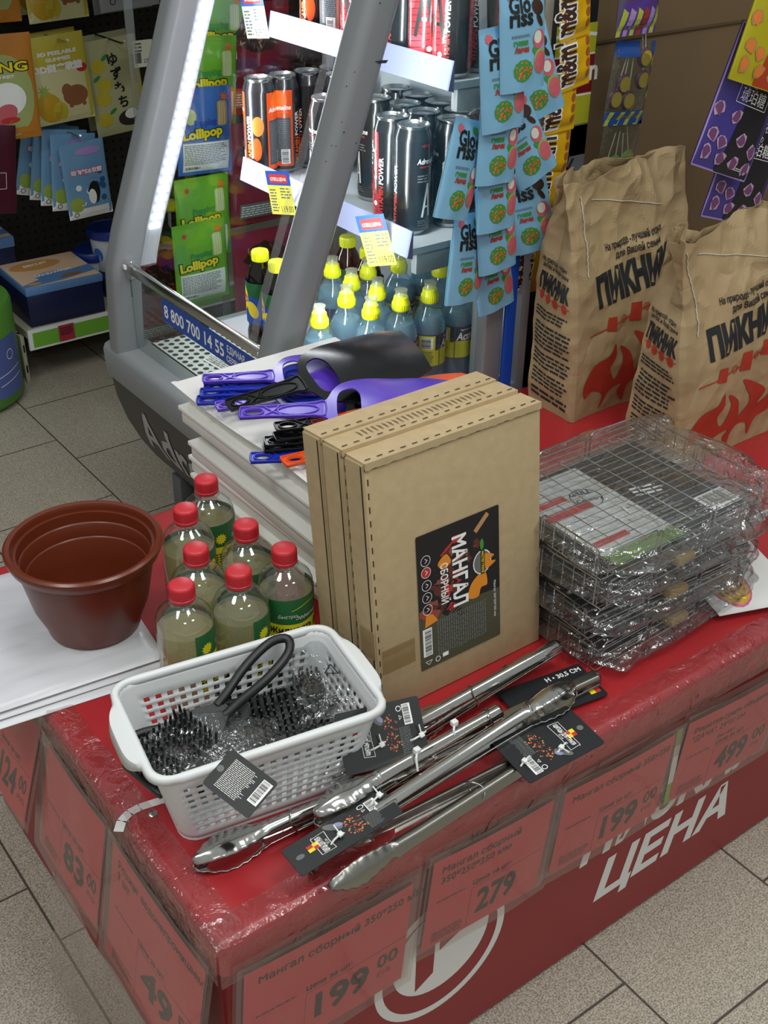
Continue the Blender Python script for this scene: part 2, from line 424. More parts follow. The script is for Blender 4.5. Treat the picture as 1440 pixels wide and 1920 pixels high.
art.ring(0.303, -0.247, 0.092, 0.104, 'white_stripe', n=60); art.disc(0.303, -0.232, 0.076, 'white_stripe', n=48)
art.poly([(0.262, -0.288), (0.290, -0.272), (0.292, -0.2), (0.262, -0.2)], 'red_table_panel', 0.0006)
art.poly([(0.299, -0.236), (0.333, -0.222), (0.338, -0.2), (0.299, -0.2)], 'red_table_panel', 0.0006)
art.text('ЦЕНА', 0.583, -0.347, 0.098, 'white_stripe', bold=0.035, shear=0.22, fit=0.285)
art.text('НИЗКАЯ', 0.542, -0.25, 0.098, 'white_stripe', bold=0.035, shear=0.22, fit=0.385)
mb.join(art, lambda v: (v.x, TY0 + 0.006 - v.z, v.y)); mb.build('front_panel', t)
MB().box((0.006, TY0 + 0.016, FZ + 0.006), (0.016, TY1 - 0.016, -0.03), 'red_table_panel').join(
    MB().text('КА', -0.32, -0.33, 0.14, 'white_stripe', bold=0.035, shear=0.22).text('Я', -0.1, -0.39, 0.12, 'white_stripe', bold=0.035, shear=0.22),
    lambda v: (0.006 - v.z, -v.x, v.y)).build('side_panel', t)
MB().box((0.02, TY1 - 0.02, FZ + 0.006), (TX1 - 0.008, TY1 - 0.01, -0.03), 'red_table_panel').build('rear_panel', t)
MB().box((TX1 - 0.018, TY0 + 0.016, FZ + 0.006), (TX1 - 0.008, TY1 - 0.02, -0.03), 'red_table_panel').build('side_panel', t)
s = at(287, 1527)
MB().lathe([(0.0055, 0), (0.0055, 0.001), (0.0035, 0.0022)], 'steel', 16, X=Matrix.Translation((s.x, s.y, 0.0006))).build('screw', t)

# ------------------------------------------------------------------ clear film taped over the table edges
CLF = film('edge_film', '#fbf6f6', 0.05, bump=0.8, bscale=26, gloss=1.5, haze=0.03, hazecol='#e9d6d6')
CLP = film('pocket_film', '#f3eeec', 0.1, bump=0.12, bscale=12, gloss=1.2, haze=0.05, hazecol='#e2d4d2')
def nz(x, y, z=0, s=1): return noise.noise(Vector((x * s, y * s, z * s)))
def edge_path(t):             # 0 on the top, goes over the rounded edge, down the front
    L = 0.03
    if t < 0.4: return (L * (1 - t / 0.4) + 0.004, 0.0016)
    if t < 0.6: a = (t - 0.4) / 0.2 * PI / 2; return (0.008 - 0.012 * math.sin(a), 0.0016 - 0.012 * (1 - math.cos(a)))
    return (-0.004 - 0.004 * (t - 0.6), -0.0104 - 0.045 * (t - 0.6) / 0.4)
def film_front(u, v):
    x = -0.004 + 1.3 * u; d, z = edge_path(v); k = 0.0025 * nz(x, v * 0.05, 1, 22) + 0.0012 * nz(x, v * .1, 4, 60)
    return (x, TY0 + d - max(0, k), z + 0.6 * max(0, k) + 0.0004)
def film_side(u, v):
    y = TY0 + 0.56 * u; d, z = edge_path(v); k = 0.004 * nz(y, v * 0.05, 7, 22) + 0.0015 * nz(y, v * .1, 4, 60)
    return (d - max(0, k), y, z + 0.6 * max(0, k) + 0.0004)
tag(MB().grid(film_front, 220, 18, 'edge_film').build('plastic_film', sharp=0), 'clear crinkled plastic film taped over the long front edge of the red table', 'plastic film')
tag(MB().grid(film_side, 120, 18, 'edge_film').build('plastic_film', sharp=0), 'clear crinkled plastic film taped over the short left edge of the red table', 'plastic film')

# ------------------------------------------------------------------ pink price cards in film pockets
mat('price_card_red', '#cc4349', 0.55, vary=0.05, vscale=5); mat('card_ink', '#1f1e1c', 0.6); mat('thin_ink', '#6d3236', 0.6)
mat('price_card_green', '#8ab84a', 0.5)
def price_card(label, lines, price, kop, w_, h_, mw, qr=True, sz=0.0155, pocket=1.0, extra=None):
    t = thing('price_card', label, 'price card', mw=mw, group='pink price cards hanging on the table')
    a = MB(); a.rect(0, 0, w_, h_, 'price_card_red', 0)
    y = h_ - 0.026
    for k, ln in enumerate(lines):
        a.text(ln, w_ * 0.08, y - k * sz * 1.15, sz, 'card_ink', bold=0.012)
    y2 = h_ * 0.47
    a.text('Цена за шт:', w_ * 0.36, y2 + 0.005, 0.0115, 'card_ink', bold=0.012)
    a.line([(w_ * 0.36, y2), (w_ * 0.99, y2)], 0.0006, 'card_ink'); a.line([(w_ * 0.36, y2), (w_ * 0.36, 0.004)], 0.0006, 'thin_ink')
    a.text(price, w_ * 0.42, y2 - 0.05, 0.056, 'card_ink', bold=0.03, fit=w_ * (0.34 if len(price) < 4 else 0.36))
    if kop: a.text(kop, w_ * 0.81, y2 - 0.031, 0.03, 'card_ink', bold=0.015, fit=w_ * 0.14); a.text('РУБ', w_ * 0.82, y2 - 0.047, 0.0115, 'thin_ink')
    a.fine(w_ * 0.07, y2 + 0.004, w_ * 0.32, y2 + 0.009, 1, 'thin_ink'); a.fine(w_ * 0.07, 0.006, w_ * 0.34, 0.024, 4, 'thin_ink')
    if extra: a.text(extra, w_ * 0.36, y2 + 0.017, 0.0085, 'card_ink', bold=0.01)
    a.cut(0.03)
    bend = lambda v: (v.x, -v.z - 0.0022 * math.sin(v.x / w_ * PI) - 0.001, v.y - h_)
    a.map(bend); a.build('card', t, sharp=0)
    f = MB().grid(lambda u, v: (-0.012 + (w_ + 0.024) * u, -0.006 - 0.003 * math.sin(u * PI) - 0.0015 * nz(u * 3 + mw.translation.x * 9, v * 2), 0.02 - (h_ + 0.028 * pocket) * v), 24, 14, 'pocket_film')
    f.grid(lambda u, v: (-0.012 + (w_ + 0.024) * u, 0.001, 0.02 - (h_ + 0.028 * pocket) * v), 4, 2, 'pocket_film')
    f.build('film_pocket', t, sharp=0)
    return t
def front_card(x, z, rz): return Matrix.Translation((x, TY0 - 0.005, z)) @ Matrix.Rotation(rz, 4, 'Y') @ Matrix.Rotation(0.03, 4, 'X')
price_card('pink price card for 199 at the left end of the table front, nearest corner', ['Мангал сборный 350*250 мм'], '199', '00', 0.222, 0.165, front_card(0.022, -0.052, 0.06), sz=0.0165)
price_card('pink price card for 279 with two lines of heading, second from the table corner', ['Мангал сборный', '350*250*350 мм'], '279', '', 0.19, 0.152, front_card(0.273, -0.052, 0.07), sz=0.0155)
price_card('pink price card for 199 right of the 279 card on the table front', ['Мангал сборный 350х250'], '199', '00', 0.205, 0.145, front_card(0.482, -0.066, 0.06))
price_card('pink price card for 499 at the right end of the table front', ['Решетка-гриль объемная', '"ДАЧА", 24*31 см'], '499', '00', 0.21, 0.145, front_card(0.712, -0.074, 0.07), sz=0.014, extra='Вес: 400 г')
tag(MB().rect(0, -0.14, 0.012, 0, 'price_card_green', 0).rect(0, -0.1, 0.012, -0.03, 'white_plastic', 0.0003).map(lambda v: (v.x + 0.694, TY0 - 0.002 - v.z, v.y - 0.08)).build('paper_slip'), 'narrow green and white paper slip showing between the last two price cards', 'paper slip')
def side_card(y, z, rz, tilt): return Matrix.Translation((-0.006, y, z)) @ Matrix.Rotation(-PI / 2, 4, 'Z') @ Matrix.Rotation(rz, 4, 'Y') @ Matrix.Rotation(tilt, 4, 'X')
price_card('pink price card for 49.50 on the left side of the table, nearest corner', ['Розжиг водонепроницаем.', '3 шт'], '49', '50', 0.215, 0.18, side_card(0.225, -0.05, 0.02, -0.16))
price_card('pink price card for 83 on the left side of the table, middle one', [], '83', '00', 0.165, 0.165, side_card(0.41, -0.04, 0.03, -0.18))
price_card('pink price card hanging under the white flat packages on the left side of the table', [], '124', '00', 0.15, 0.15, side_card(0.58, -0.03, 0.0, -0.3))
tag(MB().grid(lambda u, v: (-0.045 - 0.03 * v + 0.006 * nz(u * 4, v * 3), 0.36 - 0.34 * u, -0.2 - 0.2 * v - 0.02 * u), 20, 12, 'pocket_film').build('plastic_film', sharp=0), 'loose clear film hanging below the side price cards down to the floor', 'plastic film')

# ------------------------------------------------------------------ white flat packages and pot
mat('white_wrap', '#cfd0d6', 0.28, bump=0.5, bscale=9, vary=0.03, stretch=(1, 3, 1)); mat('grey_board', '#b9b8b2', 0.6)
cs = [at(-70, 1150, 0.01), at(290, 1050, 0.01), at(312, 1232, 0.01), at(20, 1362, 0.01)]
cs = [(-0.06, 0.72), (0.165, 0.70), (0.175, 0.425), (-0.055, 0.425)]
for k, (dx, dy, rz, h) in enumerate([(0.0, -0.012, 0.0, 0.006), (0.003, -0.002, 0.012, 0.007), (0.0, 0.004, 0.02, 0.009)]):
    z0 = [0.0008, 0.0072, 0.0146][k]
    b = MB()
    def top(u, v, z0=z0, h=h, k=k):
        x = -0.115 + 0.235 * u; y = -0.145 + 0.29 * v; e = min(u, 1 - u, v, 1 - v)
        return (x, y, h * min(1, (e * 12) ** 0.5 if e > 0 else 0) * 0.9 + h * 0.1 + (0.0012 * nz(u * 3, v * 22, k) if e > 0.02 and k == 2 else 0))
    b.grid(top, 30, 60, 'white_wrap'); b.grid(lambda u, v: (-0.115 + 0.235 * (1 - u), -0.145 + 0.29 * v, 0), 1, 1, 'grey_board')
    b.grid(lambda u, v: top(u, 0)[:2] + (h * 0.1 * v,), 4, 1, 'grey_board')
    o = b.build('flat_package', loc=(0.062 + dx, 0.565 + dy, z0), rot=(0, 0, rz - 0.13), sharp=60)
    tag(o, ['white film-wrapped flat package, lowest of the pile under the brown pot', 'white film-wrapped flat package, middle of the pile under the brown pot', 'white film-wrapped flat package on top of the pile, directly under the brown pot'][k], 'package', 'white flat packages under the pot')
PZ = 0.0245
mat('pot_brown', '#642a17', 0.3, spec=0.5)
pc = (at(85, 1185, PZ) + at(247, 1185, PZ)) / 2
pot = thing('flower_pot', 'round brown plastic flower pot standing on the white flat packages', 'flower pot', (0.118, 0.522, PZ))
R1 = 0.101
out = [(0.058, 0), (0.061, 0.004), (0.0625, 0.012), (0.0755, 0.045), (0.0835, 0.085), (0.0865, 0.1), (0.0885, 0.112)]
MB().lathe(out + [(0.0925, 0.112), (0.0925, 0.122), (0.086, 0.122), (0.084, 0.108), (0.083, 0.1075), (0.082, 0.106), (0.079, 0.088), (0.078, 0.0875), (0.077, 0.086), (0.072, 0.05), (0.058, 0.006)], 'pot_brown', 72).build('pot_body', pot, sharp=35)
MB().lathe([(0.093, 0.115), (0.0965, 0.116), (0.099, 0.122), (R1, 0.127), (R1, 0.131), (0.098, 0.1335), (0.0925, 0.132), (0.0905, 0.127), (0.0905, 0.115)], 'pot_brown', 72, cap0=False, cap1=False).build('pot_rim', pot, sharp=50)

# ------------------------------------------------------------------ bottles of lighter fluid
film('bottle_clear', '#f4f6f4', 0.03, gloss=1.3, haze=0.03, hazecol='#dfe3df', ior=1.5); film('fluid', '#fafaf2', 0.05, gloss=0.3, haze=0.22, hazecol='#f6f6ea')
mat('cap_red', '#c42b35', 0.38); mat('label_green', '#2c6a3c', 0.4); mat('label_yellow', '#efe32a', 0.4)
BR = 0.0352
body = [(0.026, 0.0), (0.031, 0.003), (BR, 0.009), (BR, 0.128), (0.0345, 0.136), (0.0315, 0.144), (0.025, 0.151), (0.0175, 0.156), (0.0145, 0.159), (0.0145, 0.163)]
fb = thing('lighter_fluid_bottle', 'x', 'bottle', (0, 0, 0), group='lighter fluid bottles')
MB().lathe(body, 'bottle_clear', 40, cap1=False).build('bottle_body', fb, sharp=60)
MB().lathe([(0.025, 0.003), (0.0335, 0.009), (0.0335, 0.122)], 'fluid', 32).build('fluid', fb, sharp=50)
cp = MB().lathe([(0.0168, 0.163), (0.0172, 0.164), (0.0172, 0.167), (0.0165, 0.1675), (0.0165, 0.168)], 'cap_red', 40, cap1=False)
cp.lathe([(0.0165, 0.168), (0.0165, 0.181), (0.0155, 0.1835), (0.0135, 0.1845)], 'cap_red', 40, cap0=False)
for k in range(40):
    a = 2 * PI * k / 40; cp.box((0.0162, -0.0005, 0.169), (0.017, 0.0005, 0.181), 'cap_red', Matrix.Rotation(a, 4, 'Z'))
cp.map(lambda v: (v.x * .95, v.y * .95, v.z)).build('cap', fb, sharp=50)
MB().lathe([(0.0145, 0.158), (0.0175, 0.1595), (0.0175, 0.1608), (0.0148, 0.162)], 'bottle_clear', 32, cap0=False, cap1=False).build('neck_ring', fb, sharp=50)
LW = 0.13; lb = MB()
lb.rect(0, 0, LW, 0.072, 'label_yellow', 0); lb.poly([(0, 0.05), (LW * .5, 0.047), (LW, 0.052), (LW, 0.085), (0, 0.085)], 'label_green', 0.0001)
lb.text('Жидкость для', LW * 0.5, 0.035, 0.0125, 'black_print', bold=0.03, align='c'); lb.text('розжига', LW * 0.5, 0.022, 0.0125, 'black_print', bold=0.03, align='c')
lb.text('Быстро', LW * 0.36, 0.058, 0.007, 'white_print', align='c', shear=0.3); lb.text('Эффективно', LW * 0.6, 0.054, 0.007, 'white_print', align='c', shear=0.3)
lb.line([(LW * 0.4, 0.068), (LW * 0.55, 0.0745), (LW * 0.75, 0.077)], 0.0008, 'label_yellow', 0.0003)
lb.fine(LW * 0.3, 0.004, LW * 0.72, 0.018, 4, 'black_print'); lb.fine(LW * 0.02, 0.004, LW * 0.2, 0.04, 9, 'black_print'); lb.star(LW * 0.12, 0.062, 0.009, 0.006, 12, 'label_yellow', 0.0003)
lb.text('0.5 л', LW * 0.86, 0.03, 0.012, 'black_print', bold=0.02, align='c'); lb.fine(LW * 0.78, 0.003, LW * 0.96, 0.026, 7, 'black_print')
lb.cut(0.005, 0.02)
def wrap(R, z0, a0):
    return lambda v: ((R + v.z) * math.sin((v.x) / R + a0), -(R + v.z) * math.cos((v.x) / R + a0), v.y + z0)
lb.map(wrap(BR + 0.0004, 0.042, -LW / 2 / BR)).build('label', fb, sharp=60)
FB = [((386, 895), 0.9, 'farthest one, its label turned right'),
      ((347, 950), 1.5, 'left one beside the pot rim'),
      ((461, 980), 0.95, 'rear right one against the white boxes'),
      ((367, 1025), 1.75, 'left one behind the front left bottle'),
      ((522, 1030), 0.12, 'rightmost one whose yellow label reads in full'),
      ((445, 1065), 1.3, 'middle front one right behind the basket rim'),
      ((353, 1090), 1.25, 'front left one beside the white flat packages')]
first = True
for ((px, py), rz, d), p in zip(FB, relax([at(x, y + 3, 0.183) for (x, y), _, _ in FB], 0.0712)):
    rz += 0.45 if rz > .5 else -.1; L = 'red-capped lighter fluid bottle, ' + d; loc = (p.x, p.y, 0.0008)
    if first: fb.location = loc; fb.rotation_euler = (0, 0, rz); fb['label'] = L; first = False
    else: dup(fb, L, loc, (0, 0, rz))

# ------------------------------------------------------------------ drinks cooler
mat('cooler_grey', '#7e8184', 0.38); mat('cooler_dark', '#3d3a3b', 0.45); mat('cooler_lip', '#85888b', 0.4); mat('cooler_inside', '#b9bec4', 0.4)
mat('chrome', '#c9c9c4', 0.18, metal=1.0); mat('grill_white', '#dfe3e2', 0.35); mat('hole_dark', '#2a2d2f', 0.8); mat('sticker_blue', '#1f4aa6', 0.35)
mat('led_white', '#f4f8ff', 0.4, emit=3.2); mat('strip_plastic', '#8f92b4', 0.25, spec=0.6); mat('cooler_leg', '#5d6063', 0.5); mat('letter_silver', '#a9a9a9', 0.35)
film('cooler_glass', '#eef2f0', 0.02, gloss=0.7, ior=1.4); film('strip_clear', '#ecebf6', 0.05, gloss=1.2, haze=0.35, hazecol='#dcdcf0'); film('acrylic', '#f4f6f8', 0.05, gloss=1.8, haze=0.15)
NY, FY = 0.81, 1.38
ck = thing('drinks_cooler', 'grey open-front drinks cooler with slanting pillars behind the red table', 'cooler')
PROF = [(0.585, -0.01), (0.589, 0.08), (0.594, 0.165), (0.615, 0.235), (0.66, 0.355), (0.7, 0.462), (0.765, 0.645), (0.84, 0.86), (0.93, 1.12)]
def prof_at(z):
    for (x0, z0), (x1, z1) in zip(PROF, PROF[1:]):
        if z <= z1: return x0 + (x1 - x0) * (z - z0) / (z1 - z0)
    return PROF[-1][0]
def extr(pts, y0, y1, m, mb=None):          # closed outline in x,z pushed along y
    mb = mb or MB(); n = len(pts)
    V = [(x, y0, z) for x, z in pts] + [(x, y1, z) for x, z in pts]
    return mb.add(V, [(k, (k + 1) % n, n + (k + 1) % n, n + k) for k in range(n)] + [tuple(reversed(range(n))), tuple(range(n, 2 * n))], m)
lip = [(0.632, -0.004), (0.566, -0.004), (0.556, -0.008), (0.551, -0.018), (0.553, -0.075), (0.558, -0.082), (0.632, -0.082)]
extr(lip, NY - 0.04, FY + 0.045, 'cooler_lip').build('bumper', ck, sharp=50)
bell = [(0.560, -0.08), (0.567, -0.13), (0.585, -0.19), (0.612, -0.25), (0.642, -0.30), (0.668, -0.33), (0.7, -0.34), (1.16, -0.34), (1.16, -0.03), (0.63, -0.03), (0.63, -0.08)]
extr(bell, NY - 0.035, FY + 0.04, 'cooler_dark').build('base_panel', ck, sharp=30)
def bell_map(v):                              # lettering follows the curved front
    y, z = v.x, v.y; pts = bell[:6]
    x = pts[-1][0]
    for (x0, z0), (x1, z1) in zip(pts, pts[1:]):
        if z >= z1: x = x0 + (x1 - x0) * (z - z0) / (z1 - z0); break
    return (x - 0.001 - v.z, -y, z)
MB().text('Adrenaline', -1.35, -0.225, 0.15, 'letter_silver', bold=0.02, shear=0.15, fit=0.56).cut(0.03, 0.015).map(bell_map).build('lettering', ck)
for y in (FY - 0.02, NY + 0.05):
    MB().rbox((0.655, y - 0.02, FZ), (0.69, y + 0.02, -0.33), 'cooler_leg', 0.004).build('leg', ck)
for yc in (NY, FY):
    m = MB(); V = []; 
    hw, hy = 0.031, 0.03; sec = []
    for cx, cy, a0 in ((hw - .018, hy - .018, 0), (-hw + .018, hy - .018, 90), (-hw + .018, -hy + .018, 180), (hw - .018, -hy + .018, 270)):
        for k in range(6): a = math.radians(a0 + 18 * k); sec.append((cx + .018 * math.cos(a), cy + .018 * math.sin(a)))
    pp = []
    for i in range(len(PROF) - 1):
        for k in range(3):
            z = PROF[i][1] + (PROF[i + 1][1] - PROF[i][1]) * k / 3; pp.append((prof_at(z), z))
    pp.append(PROF[-1])
    m.grid(lambda u, v: (pp[round(v * (len(pp) - 1))][0] + sec[round(u * 24) % 24][0], yc + sec[round(u * 24) % 24][1], pp[round(v * (len(pp) - 1))][1]), 24, len(pp) - 1, 'cooler_grey', closeu=True)
    pil = m.build('pillar', ck, sharp=60)
    if yc == NY:
        g = MB()
        for px, py, r in ((716, 117, 3), (665, 135, 1), (650, 162, 1.2), (645, 248, 1.4), (622, 273, 1.0), (630, 274, 1.0), (611, 303, 1.2), (668, 268, 1.2), (641, 229, 1.0), (713, 6, 1.2)):
            p = aty(px, py, NY - hy - 0.0006); q = r * 0.001
            if r == 3: g.add([(p.x - .013, p.y, p.z + .003), (p.x - .006, p.y, p.z - .001), (p.x + .008, p.y, p.z - .002), (p.x + .012, p.y, p.z + .002), (p.x + .004, p.y, p.z + .003)], [(0, 1, 2, 3, 4)], 'hole_dark')
            else: g.add([(p.x + q * math.cos(a), p.y, p.z + q * math.sin(a)) for a in [k * PI / 4 for k in range(8)]], [tuple(range(8))], 'hole_dark')
        g.build('scuff', pil, sharp=0)
# LED strips on the inner side of the pillars
def led(yc, dx, parent):
    m = MB(); h = MB()
    for k in range(46):
        z = 0.23 + 0.017 * k; x = prof_at(z) + dx; x2 = prof_at(z + 0.010) + dx
        h.add([(x - .011, yc - .002, z), (x + .011, yc - .002, z), (x2 + .011, yc - .002, z + .0105), (x2 - .011, yc - .002, z + .0105)], [(0, 1, 2, 3)], 'led_white')
    m.grid(lambda u, v: (prof_at(0.16 + 0.86 * v) + dx + 0.016 * math.cos(PI * (1 + u)), yc - 0.003 - 0.007 * math.sin(PI * u), 0.16 + 0.86 * v), 10, 40, 'acrylic')
    m.grid(lambda u, v: (prof_at(0.16 + 0.86 * v) + dx - 0.017 + 0.034 * u, yc + 0.001, 0.16 + 0.86 * v), 1, 40, 'cooler_inside')
    o = m.build('led_strip', parent); h.build('led', o, sharp=0)
led(FY - 0.012, 0.05, ck)
for yc, e in ((NY + 0.02, 1), (FY - 0.03, -1)):
    ld = bpy.data.lights.new('cooler_tube_light', 'AREA'); ld.shape = 'RECTANGLE'; ld.size = 0.03; ld.size_y = 0.85; ld.energy = 3.1; ld.color = (0.92, 0.96, 1.0)
    lo = bpy.data.objects.new('cooler_tube_light', ld); C.objects.link(lo)
    lo.location = (prof_at(0.6) + 0.07, yc, 0.6)
    zz = Vector((-0.75, -0.65 * e, 0.2)).normalized(); yy = Vector((0.3, 0, 1)).normalized(); xx = yy.cross(zz).normalized(); yy = zz.cross(xx)
    lo.rotation_euler = Matrix((xx, yy, zz)).transposed().to_euler()
# rail, glass, sticker, grill
MB().rbox((0.588, NY + 0.02, 0.158), (0.6, FY - 0.02, 0.178), 'chrome', 0.003).build('rail', ck)
for yc in (NY + 0.035, FY - 0.035):
    MB().rbox((0.584, yc - 0.012, 0.15), (0.606, yc + 0.012, 0.188), 'acrylic', 0.003).box((0.58, yc - 0.004, 0.17), (0.584, yc + 0.004, 0.178), 'white_plastic').build('rail_clip', ck)
MB().box((0.592, NY + 0.03, 0.0), (0.595, FY - 0.03, 0.16), 'cooler_glass').build('lower_glass', ck)
st = MB(); st.rect(-1.215, 0.106, -0.83, 0.153, 'sticker_blue', 0)
st.text('8 800 700 14 55', -1.208, 0.116, 0.036, 'white_print', bold=0.02, fit=0.225).text('ЕДИНАЯ', -0.972, 0.131, 0.018, 'white_print', bold=0.015, fit=0.06).text('СЕРВИСНАЯ СЛУЖБА', -0.975, 0.112, 0.016, 'white_print', bold=0.015, fit=0.14)
st.map(lambda v: (0.5915 - v.z, -v.x, v.y)).build('phone_sticker', ck, sharp=0)
g = MB(); g.box((0.628, NY + 0.02, -0.012), (0.785, FY - 0.02, -0.004), 'grill_white')
for i in range(8):
    for j in range(26): g.disc(0.642 + 0.0185 * i, 0.85 + 0.0205 * j + (0.01 if i % 2 else 0), 0.0062, 'hole_dark', h=-0.0036, n=14)
g.build('air_grill', ck, sharp=30)
lab = MB(); lab.rect(0, 0, 0.085, 0.06, 'white_print', 0); lab.fine(0.004, 0.004, 0.08, 0.056, 9, 'grey_print').text('231', 0.02, 0.006, 0.011, 'black_print')
p = at(425, 668, 0); lab.build('grill_label', ck, sharp=0, loc=(p.x - 0.045, p.y + 0.02, -0.0028), rot=(0, 0, -PI / 2 + 0.1))
# side glass with its frame, back, deck, shelves
for y in (NY, FY):
    pts = [(prof_at(z) + 0.02, z) for z in (0.0, 0.165, 0.235, 0.36, 0.46, 0.65, 0.86, 1.12)] + [(1.09, 1.12), (1.09, 0.0)]
    extr(pts, y - 0.002, y + 0.002, 'cooler_glass').build('side_glass', ck, sharp=30)
    MB().rbox((1.03, y - 0.025, -0.03), (1.075, y + 0.02, 0.3), 'cooler_grey', 0.008).rbox((1.085, y - 0.025, 0.3), (1.12, y + 0.02, 1.14), 'cooler_grey', 0.008).build('rear_frame', ck)
MB().grid(lambda u, v: (prof_at(0.2 + 0.9 * v) - 0.029 + 0.0015 * nz(v * 40, 1), NY + 0.032 + 0.022 * u, 0.2 + 0.9 * v + 0.001 * nz(v * 60, 5)), 2, 120, 'acrylic').build('edge_strip', ck, sharp=0)
MB().box((1.12, NY - 0.02, -0.03), (1.14, FY + 0.03, 1.14), 'cooler_inside').box((0.8, NY - 0.02, 1.12), (1.14, FY + 0.03, 1.16), 'cooler_inside').build('back_panel', ck)
MB().box((0.785, NY - 0.02, -0.03), (1.12, FY + 0.02, -0.004), 'cooler_inside').build('deck', ck)
def shelf(x0, z, y1=FY - 0.015):
    s = MB().box((x0, NY + 0.012, z - 0.012), (1.118, y1, z), 'cooler_inside').build('shelf', ck)
    m = MB(); V = lambda y: [(x0 - 0.002, y, z + 0.037), (x0 - 0.012, y, z - 0.008), (x0 - 0.0, y, z - 0.012), (x0 - 0.0, y, z + 0.037)]
    n = 30
    pts = [V(NY - 0.002 + (y1 - NY) * k / n + (0 if k in (0, n) else 0)) for k in range(n + 1)]
    m.add([p for q in pts for p in q], [(4 * k + j, 4 * k + (j + 1) % 4, 4 * k + 4 + (j + 1) % 4, 4 * k + 4 + j) for k in range(n) for j in range(4)] + [(0, 1, 2, 3), (4 * n + 3, 4 * n + 2, 4 * n + 1, 4 * n)], 'strip_plastic')
    m.build('price_rail', s, sharp=30)
    MB().rbox((x0 + 0.02, NY + 0.013, z - 0.05), (1.09, NY + 0.03, z - 0.012), 'cooler_lip', 0.004).build('bracket', s)
shelf(0.872, 0.303); shelf(0.948, 0.57)
mat('tag_yellow', '#f2ea55', 0.45); mat('tag_pale', '#e9ebd0', 0.45)
def tagcard(label, x0, z, yc, w_, h_, price, hue, tilt):
    a = MB(); a.rect(0, 0, w_, h_, hue, 0); a.rect(0, h_ * 0.74, w_, h_ * 1.1, 'blue_print', 0.0001); a.rrect(w_ * .12, h_ * 0.8, w_ * .88, h_ * 1.02, 0.003, 'red_print', 0.0002)
    a.text('СПЕЦ ЦЕНА', w_ * .5, h_ * 0.86, 0.0085, 'white_print', align='c', bold=0.02, fit=w_ * .65)
    a.text(price, w_ * 0.95, h_ * 0.06, 0.019, 'black_print', align='r', bold=0.0, fit=w_ * .5).fine(w_ * .06, h_ * .06, w_ * .36, h_ * .66, 8, 'grey_print').fine(w_ * .5, h_ * .4, w_ * .95, h_ * .7, 4, 'grey_print')
    mw = Matrix.Translation((x0 - .012, yc, z)) @ Matrix.Rotation(-PI / 2 + .5, 4, 'Z') @ Matrix.Rotation(0.1, 4, 'X') @ Matrix.Rotation(tilt, 4, 'Y')
    o = a.map(lambda v: (v.x - w_ / 2, -v.z, v.y - h_)).build('shelf_price_tag', sharp=0); o.matrix_world = mw
    tag(o, label, 'price tag')
tagcard('yellow price tag for 119 on the lower cooler shelf rail, right of the near pillar', 0.852, 0.345, atx(712, 400, 0.86).y, 0.056, 0.085, '119.00', 'tag_yellow', -0.25)
tagcard('yellow price tag on the lower cooler rail, left of the near pillar', 0.852, 0.35, atx(537, 330, 0.86).y, 0.052, 0.078, '119.00', 'tag_yellow', -0.1)
tagcard('pale yellow price tag at the far end of the upper cooler shelf rail', 0.928, 0.635, atx(492, 30, 0.94).y, 0.05, 0.08, '139.00', 'tag_pale', -0.1)

